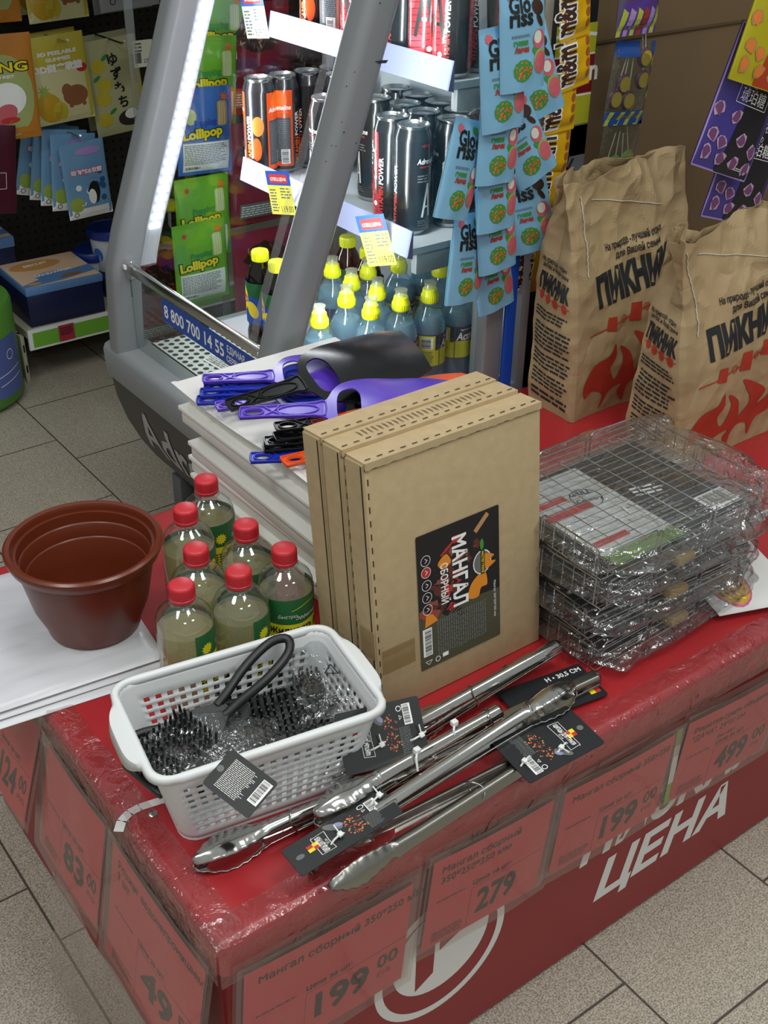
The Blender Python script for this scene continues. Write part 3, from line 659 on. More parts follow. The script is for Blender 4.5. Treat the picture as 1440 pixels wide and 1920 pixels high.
# ------------------------------------------------------------------ cans
mat('can_black', '#1c1d20', 0.22, spec=0.7, coat=0.4); mat('can_orange', '#d8501c', 0.25, coat=0.4); mat('can_red', '#b0343c', 0.25, coat=0.4); mat('can_silver', '#c4c6c8', 0.2, metal=1.0); mat('can_text_bg', '#3f4650', 0.35); mat('can_pink', '#e2505a', 0.3); mat('lid', '#bfc1c2', 0.22, metal=1.0)
CR = 0.0292; CH = 0.168; CW = 2 * PI * CR
def can(kind):
    t = thing('energy_drink_can', 'x', 'can'); t.scale = (1.12, 1.12, 1.12)
    bc = {'orange': 'can_black', 'black': 'can_black', 'red': 'can_black'}[kind]
    b = MB(); b.lathe([(0.022, 0.0), (0.0245, 0.002), (0.0284, 0.008)], 'can_silver', 32, cap1=False)
    b.lathe([(0.0284, 0.008), (CR, 0.013), (CR, 0.146), (0.0275, 0.153), (0.0252, 0.16), (0.0245, 0.163)], bc, 32, cap0=False, cap1=False); b.build('can_body', t, sharp=50)
    a = MB(); z0, z1 = 0.014, 0.146; q = CW / 4; a.rect(0, z0, CW, z1, bc, 0.00005)
    for s in (0, 1):                          # the artwork repeats twice around the can
        o = s * CW / 2
        if kind == 'orange':
            a.rect(o, z0, o + q * 1.05, z1, 'can_orange', 0.0001); a.rect(o + q * .08, z0 + .008, o + q * .95, z0 + 0.085, 'can_text_bg', 0.0002); a.disc(o + q * .5, z1 - .018, 0.014, 'orange_print', ry=.017, h=.0002)
            a.disc(o + q * 1.62, 0.09, 0.011, 'orange_print', ry=0.017, h=.0002); a.disc(o + q * 1.55, 0.05, 0.009, 'can_orange', ry=.02, h=.0002)
            a.fine(o + q * .12, z0 + .012, o + q * .92, z0 + 0.082, 22, 'grey_print', h=.0003, ragged=0.05); a.barcode(o + q * .55, z0 + .004, o + q * .9, z0 + 0.03, 'white_print', 'black_print', vertical=True, h=.0004)
            c1, c2 = 'orange_print', 'white_print'
        elif kind == 'black':
            a.line([(o + q * .3, 0.03), (o + q * .52, 0.082), (o + q * .62, 0.03)], 0.004, 'white_print', .0002); a.line([(o + q * .36, 0.046), (o + q * .6, 0.046)], 0.003, 'white_print', .0002)
            a.fine(o + q * .1, 0.084, o + q * .9, 0.097, 3, 'grey_print', h=.0003); a.fine(o + q * .15, 0.016, o + q * .85, 0.026, 3, 'grey_print', h=.0003); a.text('+ENERGY', o + q * .5, z1 - .008, .006, 'red_print', align='c', h=.0003)
            c1, c2 = 'red_print', 'white_print'
        else:
            a.poly([(o, z0), (o + q * 1.2, z0), (o + q * 1.1, z1), (o, z1)], 'can_red', .0001); a.disc(o + q * .55, 0.038, 0.014, 'can_pink', ry=.018, h=.0002); a.disc(o + q * .25, 0.1, 0.01, 'can_pink', ry=.014, h=.0002)
            for k in range(14): a.line([(o + 0.002, z0 + 0.009 * k), (o + q, z0 + 0.009 * k + 0.006)], 0.0008, 'can_black', .00025)
            a.line([(o + q * .5, 0.05), (o + q * .85, 0.125), (o + q * 1.15, 0.05)], 0.0065, 'can_silver', .0004); a.line([(o + q * .6, 0.075), (o + q * 1.05, 0.075)], 0.005, 'can_silver', .0004)
            a.disc(o + q * 1.0, 0.034, 0.004, 'white_print', h=.0004); c1, c2 = 'red_print', 'white_print'
        a.text('Adrenaline', o + q * .52, z1 - 0.033, 0.0115, 'white_print', bold=0.02, shear=0.2, align='c', h=.0005, fit=q * .9)
        a.text('VITAMINPOWER', o + q * .52, z1 - 0.039, 0.004, c1, bold=0.02, align='c', h=.0005, fit=q * .7)
        a.text('VITAMIN', o + q * 1.33, z0 + .004, 0.0115, c1, bold=0.03, rot=PI / 2, h=.0005, fit=0.045).text('POWER', o + q * 1.33, z0 + .052, 0.0115, c2, bold=0.02, rot=PI / 2, h=.0005, fit=0.042)
    a.cut(0.004, 0).map(wrap(CR, 0, 0)).build('artwork', t, sharp=60)
    l = MB(); l.lathe([(0.0245, 0.163), (0.0255, 0.1655), (0.0255, 0.1675), (0.0245, 0.168), (0.0235, 0.1665), (0.022, 0.163), (0.021, 0.1625)], 'lid', 32, cap0=False)
    l.build('lid', t, sharp=50)
    tb = MB(); tb.ring(0, 0.004, 0.0035, 0.0062, 'can_silver', h=0.1642, n=16); tb.poly([(-0.005, 0.002), (0.005, 0.002), (0.004, -0.009), (-0.004, -0.009)], 'can_silver', 0.1643); tb.build('ring_pull', t, sharp=0)
    return t
cans = {k: can(k) for k in ('orange', 'black', 'red')}; usedk = set()
def put(proto, key, label, loc, rz, group):
    if key not in usedk: usedk.add(key); proto.location = loc; proto.rotation_euler = (0, 0, rz); proto['label'] = label; proto['group'] = group; return proto
    return dup(proto, label, loc, (0, 0, rz), group)
low = [((483, 132), 'orange', 0.25, 'front orange one at the far end'), ((555, 132), 'orange', 1.9, 'second orange one, orange slice facing out'),
       ((517, 119), 'black', 0.4, 'black one behind the two orange cans'), ((578, 116), 'black', 1.0, 'black, behind the second orange can'), ((616, 130), 'black', 0.2, 'black, just left of the near pillar'),
       ((612, 182), 'black', 0.8, 'black, half hidden by the near pillar'),
       ((776, 233), 'black', -0.2, 'frontmost black one with big white letter'), ((737, 217), 'red', 0.3, 'red-patterned one left of the frontmost black can'),
       ((850, 222), 'black', 0.5, 'black one beside the blue candy pouches, front'), ((795, 205), 'black', 1.2, 'black one right behind the frontmost black can'), ((762, 193), 'black', 0.1, 'black one two rows behind the frontmost black can'),
       ((722, 186), 'black', 0.9, 'only its lid beside the near pillar'), ((848, 203), 'black', 2.2, 'black one in the second row beside the blue pouches'), ((858, 186), 'black', 1.1, 'black one in the third row beside the blue pouches'), ((800, 172), 'black', 1.5, 'black one at the back of the middle'), ((790, 160), 'black', 0.6, 'black, very back under the upper shelf')]
P = relax([at(x, y, 0.303 + 0.187) for (x, y), *_ in low], 0.0668, lim=(0.905, 1.08, 0.85, 1.35))
for ((_, k, rz, d), p) in zip(low, P):
    put(cans[k], k, 'lower-shelf energy drink can, ' + d, (min(p.x, 1.085), max(p.y, 0.85), 0.3035), rz - 0.35, 'energy drink cans on the lower cooler shelf')
names = ['frontmost at the near end', 'second', 'third', 'fourth', 'fifth', 'sixth', 'seventh', 'eighth', 'ninth']
for r in range(2):
    for k in range(7):
        y = 0.862 + 0.0665 * k + (0.01 if r else 0); kind = 'orange' if k >= 5 else 'red'
        lab = '%s energy drink can on the upper shelf, %s row, %s' % (kind, ('front', 'back')[r], names[k] if k == 0 else names[k] + ' from near end')
        put(cans[kind], kind, lab, (0.986 + 0.067 * r, y, 0.5705), (0.2, 1.0, -0.3, 0.5)[k % 4], 'energy drink cans on the upper cooler shelf')

# ------------------------------------------------------------------ water and tea bottles on the cooler deck
film('aqua', '#e4f2f8', 0.05, gloss=1.0, haze=0.12, hazecol='#bfe4f8'); film('aqua_water', '#c6e0ec', 0.08, gloss=0.2, haze=0.35, hazecol='#d9effa'); mat('cap_yellow', '#eef02a', 0.35); film('cap_dome', '#f4f6f0', 0.08, gloss=1.5, haze=0.25)
mat('label_navy', '#39415a', 0.35); mat('label_lemon', '#d3cf45', 0.4); film('tea_body', '#6a3a1c', 0.05, gloss=1.0, haze=0.2, hazecol='#2a1712'); mat('label_tea_blue', '#1a4ba8', 0.35); mat('label_tea_yellow', '#f0d42a', 0.35); mat('label_dkgreen', '#1d5a34', 0.4)
wb = thing('water_bottle', 'x', 'bottle'); R = 0.0325
MB().lathe([(0.026, 0), (0.031, 0.004), (R, 0.01), (R - .001, 0.04), (R, 0.045), (R, 0.118), (R - .002, 0.124), (R, 0.13), (0.0315, 0.142), (0.0255, 0.158), (0.019, 0.169), (0.0145, 0.176), (0.014, 0.182)], 'aqua', 36, cap1=False).build('bottle_body', wb, sharp=60)
MB().lathe([(0.025, 0.004), (0.0305, 0.012), (0.0305, 0.13), (0.024, 0.155)], 'aqua_water', 28).build('water', wb, sharp=60)
c_ = MB(); c_.lathe([(0.0155, 0.178), (0.0162, 0.179), (0.0162, 0.192), (0.0145, 0.1945), (0.013, 0.203), (0.009, 0.205)], 'cap_yellow', 28)
for k in range(28): c_.box((0.016, -0.0006, 0.181), (0.0167, 0.0006, 0.191), 'cap_yellow', Matrix.Rotation(2 * PI * k / 28, 4, 'Z'))
c_.build('cap', wb, sharp=45); MB().lathe([(0.0125, 0.196), (0.0112, 0.206), (0.0095, 0.2135), (0.0118, 0.2145), (0.0118, 0.216)], 'cap_dome', 24).build('clear_dome', wb, sharp=40)
a = MB(); L = 2 * PI * R; a.rect(0, 0, L, 0.062, 'label_navy', 0)
for s in (0, 1):
    o = s * L / 2; a.poly([(o, 0), (o + L / 2, 0), (o + L / 2, 0.032), (o + L * .3, 0.026), (o + L * .1, 0.034), (o, 0.034)], 'label_lemon', .0001)
    a.text('Actíve', o + L * .12, 0.036, 0.021, 'white_print', bold=0.035, shear=.2, align='c', h=.0004, fit=0.046); a.text('Mg K E3 B5 B6', o + L * .12, 0.0545, 0.0048, 'white_print', bold=.02, align='c', h=.0004)
    a.rect(o + L * .3, 0.002, o + L * .46, 0.06, 'label_lemon', .0002); a.fine(o + L * .31, 0.006, o + L * .45, 0.03, 9, 'grey_print', h=.0004); a.barcode(o + L * .32, 0.034, o + L * .44, 0.056, 'white_print', 'black_print', vertical=True, h=.0004)
a.cut(0.005, 0).map(wrap(R + .0003, 0.062, 0)).build('label', wb, sharp=60)
lt = thing('iced_tea_bottle', 'x', 'bottle')
MB().lathe([(0.026, 0), (0.03, 0.004), (0.031, 0.01), (0.031, 0.05), (0.028, 0.06), (0.03, 0.075), (0.031, 0.12), (0.029, 0.15), (0.023, 0.175), (0.0155, 0.19), (0.014, 0.196)], 'tea_body', 32, cap1=False).build('bottle_body', lt, sharp=60)
c_ = MB(); c_.lathe([(0.0145, 0.193), (0.0165, 0.194), (0.0165, 0.211), (0.0155, 0.2135), (0.013, 0.214)], 'cap_yellow', 28)
for k in range(28): c_.box((0.0162, -0.0006, 0.196), (0.0171, 0.0006, 0.21), 'cap_yellow', Matrix.Rotation(2 * PI * k / 28, 4, 'Z'))
c_.build('cap', lt, sharp=45)
a = MB(); L = 2 * PI * 0.0312; a.rect(0, 0, L, 0.085, 'label_tea_blue', 0)
for s in (0, 1):
    o = s * L / 2; a.poly([(o, .05), (o + L * .2, 0.06), (o + L / 2, 0.05), (o + L / 2, 0.085), (o, 0.085)], 'label_dkgreen', .0001); a.disc(o + L * .14, 0.05, 0.021, 'label_tea_yellow', ry=.027, h=.0002)
    a.rrect(o + L * .06, 0.042, o + L * .23, 0.058, .005, 'red_print', .0003); a.text('Lipton', o + L * .145, 0.0455, .012, 'white_print', bold=.03, align='c', h=.0005, fit=.028)
    a.disc(o + L * .3, 0.03, 0.012, 'label_tea_yellow', ry=.018, h=.0002, rot=.5)
a.cut(0.005, 0).map(wrap(0.0314, 0.07, 0)).build('label', lt, sharp=60)
deck = [('w', (598, 572), 'front left, half hidden by pillar'), ('w', (650, 535), 'second from the near pillar'), ('w', (708, 560), 'frontmost one above the black grill fan'), ('w', (763, 545), 'third along the front'),
        ('w', (823, 540), 'under the hanging blue pouches'), ('w', (627, 482), 'behind the near pillar edge, rear left'), ('w', (667, 504), 'behind the second bottle'), ('w', (711, 524), 'directly behind the frontmost one'),
        ('w', (742, 470), 'middle of the third row'), ('w', (787, 462), 'third row under the lower shelf end'), ('w', (871, 520), 'far right, partly covered by pouch'), ('w', (826, 480), 'its cap beside the pouches'), ('w', (690, 480), 'third row left of the middle'),
        ('t', (487, 466), 'front one at the far left of the near pillar'), ('t', (519, 486), 'touching the left edge of the near pillar'), ('t', (652, 440), 'back row right of the near pillar'), ('t', (703, 468), 'back row, yellow label facing front')]
P = relax([at(x, y, 0.213) for k, (x, y), d in deck], 0.0666, lim=(0.72, 1.08, 0.868, 1.33))
for (k, _, d), p in zip(deck, P):
    x = min(max(p.x, 0.7), 1.08); y = max(p.y, NY + 0.04); 
    if k == 'w': put(wb, 'w', 'blue water bottle with yellow sports cap, ' + d, (x, y, -0.0035), rnd.uniform(-0.9, 0.1), 'water bottles on the cooler deck')
    else: put(lt, 't', 'iced tea bottle with yellow cap, ' + d, (x, y, -0.0035), rnd.uniform(-0.3, 0.1), 'iced tea bottles in the cooler')

# ------------------------------------------------------------------ stack of flat white boxes with paper and grill fans
mat('box_white', '#dddcd4', 0.6, bump=0.05, bscale=30, vary=0.03, vscale=4); mat('box_lid', '#eeeee8', 0.55); mat('box_edge', '#8d8b84', 0.8); mat('box_gap', '#2a2928', 0.9); mat('paper_white', '#dcdad8', 0.6, bump=0.25, bscale=10)
BZ = 0.0305; NB = 7; jit = [(0.012, 0.001, .006), (-.006, 0, -.012), (0.006, .004, .018), (-0.004, -.006, 0), (0.010, .002, -.014), (-.008, 0, .012), (0, 0, 0)]
proto = None
for k in range(NB):
    lab = ['lowest flat white carton of the stack behind the fluid bottles', 'second flat white carton from the bottom of the tall stack', 'third flat white carton from the bottom of the tall stack', 'fourth flat white carton from the bottom of the tall stack', 'fifth flat white carton from the bottom of the tall stack', 'sixth flat white carton, just under the topmost of the stack', 'topmost flat white carton, under the paper and grill fans'][k]
    if proto is None:
        t = thing('flat_white_carton', lab, 'box', group='stack of flat white cartons'); proto = t; LX, LY = 0.285, 0.365
        m = MB(); m.rbox((0.0015, 0.0015, 0.0004), (LX - 0.0015, LY, BZ - 0.005), 'box_white', 0.002); m.build('tray', t, sharp=40)
        m = MB(); m.rbox((-0.0035, 0.004, BZ - 0.0075), (LX, LY, BZ - 0.0005), 'box_lid', 0.0012).box((0.0, 0.006, BZ - 0.0088), (LX, LY - .002, BZ - 0.0075), 'box_gap'); m.build('lid', t, sharp=40)
        m = MB(); m.box((0.004, -0.0012, 0.003), (LX - 0.004, 0.0016, BZ - 0.009), 'box_white').box((0.003, -0.0004, 0.0005), (LX - 0.003, 0.0016, BZ - 0.003), 'box_gap'); m.build('end_flap', t)
    loc = (0.392 + jit[k][0], 0.38 + jit[k][1], 0.0008 + BZ * k); rz = jit[k][2]
    if k == 0: t.location = loc; t.rotation_euler = (0, 0, rz)
    else: dup(proto, lab, loc, (0, 0, rz))
TZ = 0.0008 + BZ * NB
pp = MB().grid(lambda u, v: (0.378 + 0.30 * u - 0.004 * v, 0.362 + 0.395 * v + 0.01 * math.sin(u * 9) * (1 if v < .1 else 0), TZ + 0.0012 + 0.0022 * max(0, nz(u * 4, v * 5, 2)) + (0.003 * math.sin(v * 7) if u < 0.03 else 0)), 50, 60, 'paper_white')
o = pp.build('paper_sheet', sharp=0); s = o.modifiers.new('thickness', 'SOLIDIFY'); s.thickness = 0.0004
tag(o, 'creased white paper sheet laid on the topmost white carton under the grill fans', 'paper')

mat('fan_purple', '#5636b8', 0.25, spec=0.6); mat('fan_blue', '#1c2fa8', 0.3); mat('fan_black', '#0e0e0f', 0.22); mat('fan_orange', '#e8561c', 0.3)
def curve_mesh(outlines, ext, bev):           # filled flat outline with holes, slightly rounded edges
    c = bpy.data.curves.new('c', 'CURVE'); c.dimensions = '2D'; c.fill_mode = 'BOTH'; c.extrude = ext; c.bevel_depth = bev; c.bevel_resolution = 1
    for pts in outlines:
        s = c.splines.new('POLY'); s.points.add(len(pts) - 1); s.use_cyclic_u = True
        for p, q in zip(s.points, pts): p.co = (q[0], q[1], 0, 1)
    o = bpy.data.objects.new('c', c); me = bpy.data.meshes.new_from_object(o)
    V = [v.co.copy() for v in me.vertices]; F = [tuple(p.vertices) for p in me.polygons]
    bpy.data.objects.remove(o); bpy.data.curves.remove(c); bpy.data.meshes.remove(me); return V, F
def smooth(pts, n=6):
    out = []; N = len(pts)
    for i in range(N):
        p0, p1, p2, p3 = (Vector(pts[(i + k - 1) % N]) for k in range(4))
        for j in range(n):
            t = j / n; out.append(tuple(0.5 * ((2 * p1) + (-p0 + p2) * t + (2 * p0 - 5 * p1 + 4 * p2 - p3) * t * t + (-p0 + 3 * p1 - 3 * p2 + p3) * t ** 3)))
    return out
def ell(cx, cy, rx, ry, n=20): return [(cx + rx * math.cos(2 * PI * k / n), cy + ry * math.sin(2 * PI * k / n)) for k in range(n)]
FANM = {}
def fan_parts(col):
    if col in FANM: return FANM[col]
    m = 'fan_' + col
    handle = smooth([(0, -0.012), (0.006, -0.015), (0.04, -0.0145), (0.075, -0.017), (0.11, -0.018), (0.125, -0.02), (0.125, 0.02), (0.11, 0.018), (0.075, 0.0165), (0.04, 0.0145), (0.006, 0.015), (0, 0.012)], 4)
    V, F = curve_mesh([handle, ell(0.02, 0, 0.0125, 0.0085)], 0.0012, 0.0004)
    h = MB().add(V, F, m)
    z = 0.0022
    h.tube([(a, b, z) for a, b in handle[::2]], 0.0016, m, 6, closed=True)
    h.tube([(a, b, z) for a, b in ell(0.02, 0, 0.0145, 0.0102, 18)], 0.0014, m, 6, closed=True)
    h.tube([(a, b, z) for a, b in ell(0.085, 0, 0.03, 0.0135, 26)], 0.0013, m, 6, closed=True)
    h.tube([(0.036, -0.012, z), (0.05, 0.0, z), (0.057, 0.013, z)], 0.0013, m, 6); h.tube([(0.036, 0.012, z), (0.048, -0.002, z), (0.062, -0.013, z)], 0.0013, m, 6)
    outl = smooth([(0.118, -0.018), (0.128, -0.028), (0.138, -0.055), (0.155, -0.075), (0.19, -0.085), (0.26, -0.082), (0.315, -0.066), (0.322, -0.05), (0.322, 0.05), (0.315, 0.066), (0.26, 0.082), (0.19, 0.085), (0.155, 0.075), (0.138, 0.055), (0.128, 0.028), (0.118, 0.018)], 4)
    hole = smooth([(0.146, -0.04), (0.165, -0.05), (0.176, -0.03), (0.178, 0.0), (0.176, 0.03), (0.165, 0.05), (0.146, 0.04), (0.142, 0.0)], 4)
    V, F = curve_mesh([outl, hole], 0.0009, 0.0003); b = MB().add(V, F, m); b.cut(0.012, 0.012)
    b.map(lambda v: (v.x, v.y, v.z + 0.012 * math.sin(max(0, v.x - 0.12) * 12) - 1.9 * v.y * v.y * min(1, max(0, v.x - 0.12) * 9)))
    FANM[col] = (h, b); return FANM[col]
FANP = {}
def fan(col, label, px_h, px_b, z, roll=0.0, pitch=0.0, dz=0.0, sc_=0.82):
    A = at(*px_h, z); B = at(*px_b, z + dz); d = B - A
    R = Matrix.Translation(A) @ Matrix.Rotation(math.atan2(d.y, d.x), 4, 'Z') @ Matrix.Rotation(-math.atan2(d.z, math.hypot(d.x, d.y)) - pitch, 4, 'Y') @ Matrix.Rotation(roll, 4, 'X') @ Matrix.Diagonal((sc_, sc_, 1, 1))
    if col not in FANP:
        t = thing('grill_fan', label, 'grill fan', mw=R, group='plastic grill fans on the white cartons'); FANP[col] = t
        h, b = fan_parts(col); h.build('handle', t, sharp=45); b.build('blade', t, sharp=45)
    else: dup(FANP[col], label, mw=R)
z0 = TZ + 0.004
pile = [('blue', (370, 752), (640, 742), 0.006, 'blue grill fan at the bottom of the far pile, its handle lowest'), ('blue', (376, 738), (640, 728), 0.011, 'second blue grill fan of the far pile'), ('blue', (384, 728), (640, 716), 0.016, 'third blue grill fan, right under the purple handles'),
        ('purple', (381, 712), (640, 700), 0.024, 'purple grill fan on top of the blue handles at the far left'), ('purple', (406, 764), (650, 735), 0.010, 'purple grill fan whose handle peeks out under the black one'), ('black', (428, 762), (664, 690), 0.024, 'large black grill fan lying on top, its blade arched'),
        ('blue', (470, 860), (720, 850), 0.002, 'blue grill fan lowest of the near pile'), ('black', (495, 840), (730, 822), 0.008, 'lowest black grill fan of the near pile'), ('black', (497, 830), (730, 812), 0.014, 'second black grill fan of the near pile'),
        ('black', (515, 822), (740, 790), 0.020, 'third black grill fan of the near pile'), ('black', (517, 803), (740, 775), 0.027, 'uppermost black grill fan handle of the near pile'), ('orange', (532, 868), (750, 815), 0.010, 'orange grill fan whose handle points to the near left edge'),
        ('orange', (590, 800), (760, 760), 0.032, 'orange grill fan mostly hidden under the big purple one'), ('purple', (450, 776), (690, 764), 0.046, 'large purple grill fan on top beside the cardboard box')]
for i, (c, a, b, dz, l) in enumerate(pile):
    fan(c, l, a, b, z0 + dz, roll={5: 0.12, 13: 0.05}.get(i, 0), dz={5: 0.026, 13: 0.008}.get(i, 0.0), sc_={5: 0.90, 13: 0.92}.get(i, .82))

# ------------------------------------------------------------------ kraft cartons of folding grills, leaning back
mat('kraft', '#b39d78', 0.75, vary=0.06, vscale=60, bump=0.08, bscale=90); mat('kraft_edge', '#7c6a4c', 0.9); mat('kraft_dark', '#2c2318', 0.95); mat('tape', '#a38a62', 0.25)
film('pack_tape', '#f6eedd', 0.1, gloss=1.5, haze=0.1, hazecol='#b9a57c')
mat('label_black', '#17161a', 0.35); mat('label_olive', '#4a4a38', 0.4); mat('meat', '#5c2b22', 0.5); mat('meat2', '#8a4a3c', 0.5); mat('flame_orange', '#e08a22', 0.5); mat('wood_print', '#b98a5c', 0.5)
def kraft_box(label, off, dz, printed, W=0.268, H=0.349, T=0.036, shift=0.0):
    lean = 0.115
    mw = Matrix.Translation((0.333 + shift, 0.166, 0.0012)) @ Matrix.Rotation(-lean, 4, 'X') @ Matrix.Translation((0, off, dz))
    t = thing('folding_grill_carton', label, 'box', mw=mw, group='kraft cartons of folding grills')
    m = MB(); m.rbox((0, 0, 0), (W, T, H - 0.0015), 'kraft', 0.0015); m.build('carton_body', t)
    # top flap with a fold-over lip and perforation, wavy edge
    f = MB(); f.grid(lambda u, v: (0.0 + W * u, T * (1 - v) - 0.0022 * (1 if v > 0.85 else 0), H + 0.0002 - 0.0012 * v), 2, 6, 'kraft')
    f.grid(lambda u, v: (W * u, -0.0022, H - 0.001 - v * (0.009 + 0.0012 * nz(u * 30, off * 50))), 80, 1, 'kraft').grid(lambda u, v: (W * u, -0.0004, H - 0.0085 - 0.003 * v), 1, 1, 'kraft_dark')
    f.grid(lambda u, v: (W * u, -0.0022 + 0.0024 * v, H - 0.001 - (0.009 + 0.0012 * nz(u * 30, off * 50))), 80, 1, 'kraft_edge')
    for k in range(16): f.box((W * (k + .3) / 16, -0.0024 + 0.006, H + 0.0001), (W * (k + .75) / 16, -0.0012 + 0.006, H + 0.0006), 'kraft_dark')
    if printed == 2:
        for k in range(26): f.add([(W * (0.15 + 0.028 * k), T * .35, H + .0006), (W * (0.153 + 0.028 * k), T * .35, H + .0006), (W * (0.153 + 0.028 * k + .008), T * (.6 + .2 * rnd.random()), H + .0006), (W * (0.15 + 0.028 * k), T * .8, H + .0006)], [(0, 1, 2, 3)], 'kraft_edge')
    f.build('top_flap', t)
    s = MB(); s.box((-0.0016, 0.001, 0.0), (0.0, T - 0.001, H - 0.004), 'kraft').box((-0.0018, 0.003, 0.001), (-0.0014, 0.0055, H - 0.006), 'kraft_dark')
    for k in range(20): s.box((0.0035, -0.0006, H * (k + .3) / 20), (0.0047, 0.0002, H * (k + .75) / 20), 'kraft_dark')
    s.build('side_flap', t)
    if printed == 1:
        MB().grid(lambda u, v: (-0.0022 + 0.06 * u if u > 0.0 else -0.0022, -0.0008 if u > 0 else 0.02, 0.06 + 0.035 * v), 6, 2, 'pack_tape').box((-0.0022, 0.0, 0.085), (-0.0018, T * .8, 0.125), 'tape').build('tape_strip', t)
        a = MB(); X0, X1, Z0, Z1 = 0.066, 0.197, 0.040, 0.231; w_, h_ = X1 - X0, Z1 - Z0      # portrait label, writing turned
        # art laid out landscape: long side = h_ runs downwards in the photo; local (p, q): p along the long side, q across
        def L(p, q): return (q, h_ - p)
        sub = MB(); sub.rrect(0, 0, h_, w_, 0.002, 'label_black', 0)
        sub.poly([(h_ * .58, 0), (h_ - .002, 0), (h_, .002), (h_, w_ - .002), (h_ - .002, w_), (h_ * .62, w_)], 'label_olive', .0001)
        g = random.Random(5)
        sub.line([(h_ * .03, w_ * .86), (h_ * .13, w_ * .70)], 0.007, 'wood_print', .0002)
        for k in range(46):
            p = g.uniform(.12, .62); q = .62 - .42 * (p - .12) / .5 + g.uniform(-.2, .2)
            sub.disc(h_ * p, w_ * q, g.uniform(.003, .009), g.choice(['meat', 'meat', 'meat2', 'label_black', 'red_print']), ry=g.uniform(.003, .007), h=.0002 + .000002 * k, n=9, rot=g.random() * 3, wob=.25)
        for k in range(10): sub.line([(h_ * .5 + .004 * k, w_ * (.3 + .03 * k)), (h_ * .56 + .003 * k, w_ * (.22 + .03 * k))], .0018, 'label_black', .00035)
        sub.poly(smooth([(h_ * .44, w_ * .80), (h_ * .5, w_ * .64), (h_ * .6, w_ * .60), (h_ * .62, w_ * .72), (h_ * .56, w_ * .76), (h_ * .55, w_ * .84)], 4), 'flame_orange', .0004)
        sub.poly(smooth([(h_ * .2, w_ * .34), (h_ * .25, w_ * .24), (h_ * .3, w_ * .3), (h_ * .27, w_ * .4)], 4), 'flame_orange', .0004)
        sub.poly([(h_ * .58, w_ * .08), (h_ * .68, w_ * .06), (h_ * .66, w_ * .22), (h_ * .6, w_ * .16)], 'flame_orange', .0004)
        sub.line([(h_ * .1, w_ * .5), (h_ * .2, w_ * .28)], .003, 'red_print', .0004); sub.disc(h_ * .24, w_ * .78, .008, 'green_print', ry=.003, h=.0004)
        sub.text('МАНГАЛ', h_ * .10, w_ * .42, 0.031, 'white_print', bold=.03, h=.0006, fit=h_ * .52); sub.text('СБОРНЫЙ', h_ * .26, w_ * .27, 0.0155, 'white_print', bold=.02, h=.0006, fit=h_ * .30)
        sub.disc(h_ * .37, w_ * .78, .017, 'white_print', ry=.015, h=.0005); sub.disc(h_ * .37, w_ * .78, .0155, 'grey_print', ry=.0135, h=.0006); sub.poly(smooth([(h_ * .32, w_ * .8), (h_ * .35, w_ * .93), (h_ * .38, w_ * .86), (h_ * .4, w_ * .95), (h_ * .43, w_ * .82)], 4), 'flame_orange', .0007)
        sub.rect(h_ * .28, w_ * .76, h_ * .46, w_ * .81, 'label_black', .0008); sub.text('МАСТЕР ГРИЛЯ', h_ * .37, w_ * .77, .005, 'yellow_print', bold=.02, align='c', h=.001, fit=h_ * .16)
        for k, p in enumerate((.19, .275, .37, .46, .55)):
            sub.ring(h_ * p, w_ * .1, .0068, .0075, 'white_print', h=.0005, n=20); sub.line([(h_ * p - .003, w_ * .09), (h_ * p, w_ * .12), (h_ * p + .003, w_ * .09)], .0008, 'white_print', .0005)
            if k == 1: sub.disc(h_ * p, w_ * .1, .0065, 'red_print', h=.0004)
        sub.fine(h_ * .66, w_ * .2, h_ * .94, w_ * .82, 22, 'grey_print', h=.0005, ragged=.05); sub.text('Мангал 350*250*350 мм', h_ * .55, w_ * .92, .0052, 'white_print', h=.0005, fit=h_ * .28)
        sub.barcode(h_ * .69, w_ * .03, h_ * .9, w_ * .14, 'white_print', 'black_print', h=.0005)
        sub.line([(h_ * .94, w_ * .05), (h_ * .97, w_ * .09), (h_ * .94, w_ * .13), (h_ * .94, w_ * .05)], .0007, 'white_print', .0005); sub.ring(h_ * .955, w_ * .2, .003, .004, 'white_print', h=.0005); sub.rect(h_ * .93, w_ * .26, h_ * .96, w_ * .33, 'white_print', .0005)
        sub.map(lambda v: (X0 + v.y, -0.0012 - v.z, Z1 - v.x)); sub.build('label', t, sharp=0)
    return t
kraft_box('kraft carton with the black label, front of the three leaning boxes', 0.0, 0.0, 1)
kraft_box('kraft carton in the middle of the three leaning boxes, inked top edge', 0.0385, 0.006, 2, shift=-0.004)
kraft_box('kraft carton at the back of the three leaning boxes, nearest the grill fans', 0.077, 0.010, 3, shift=-0.006)

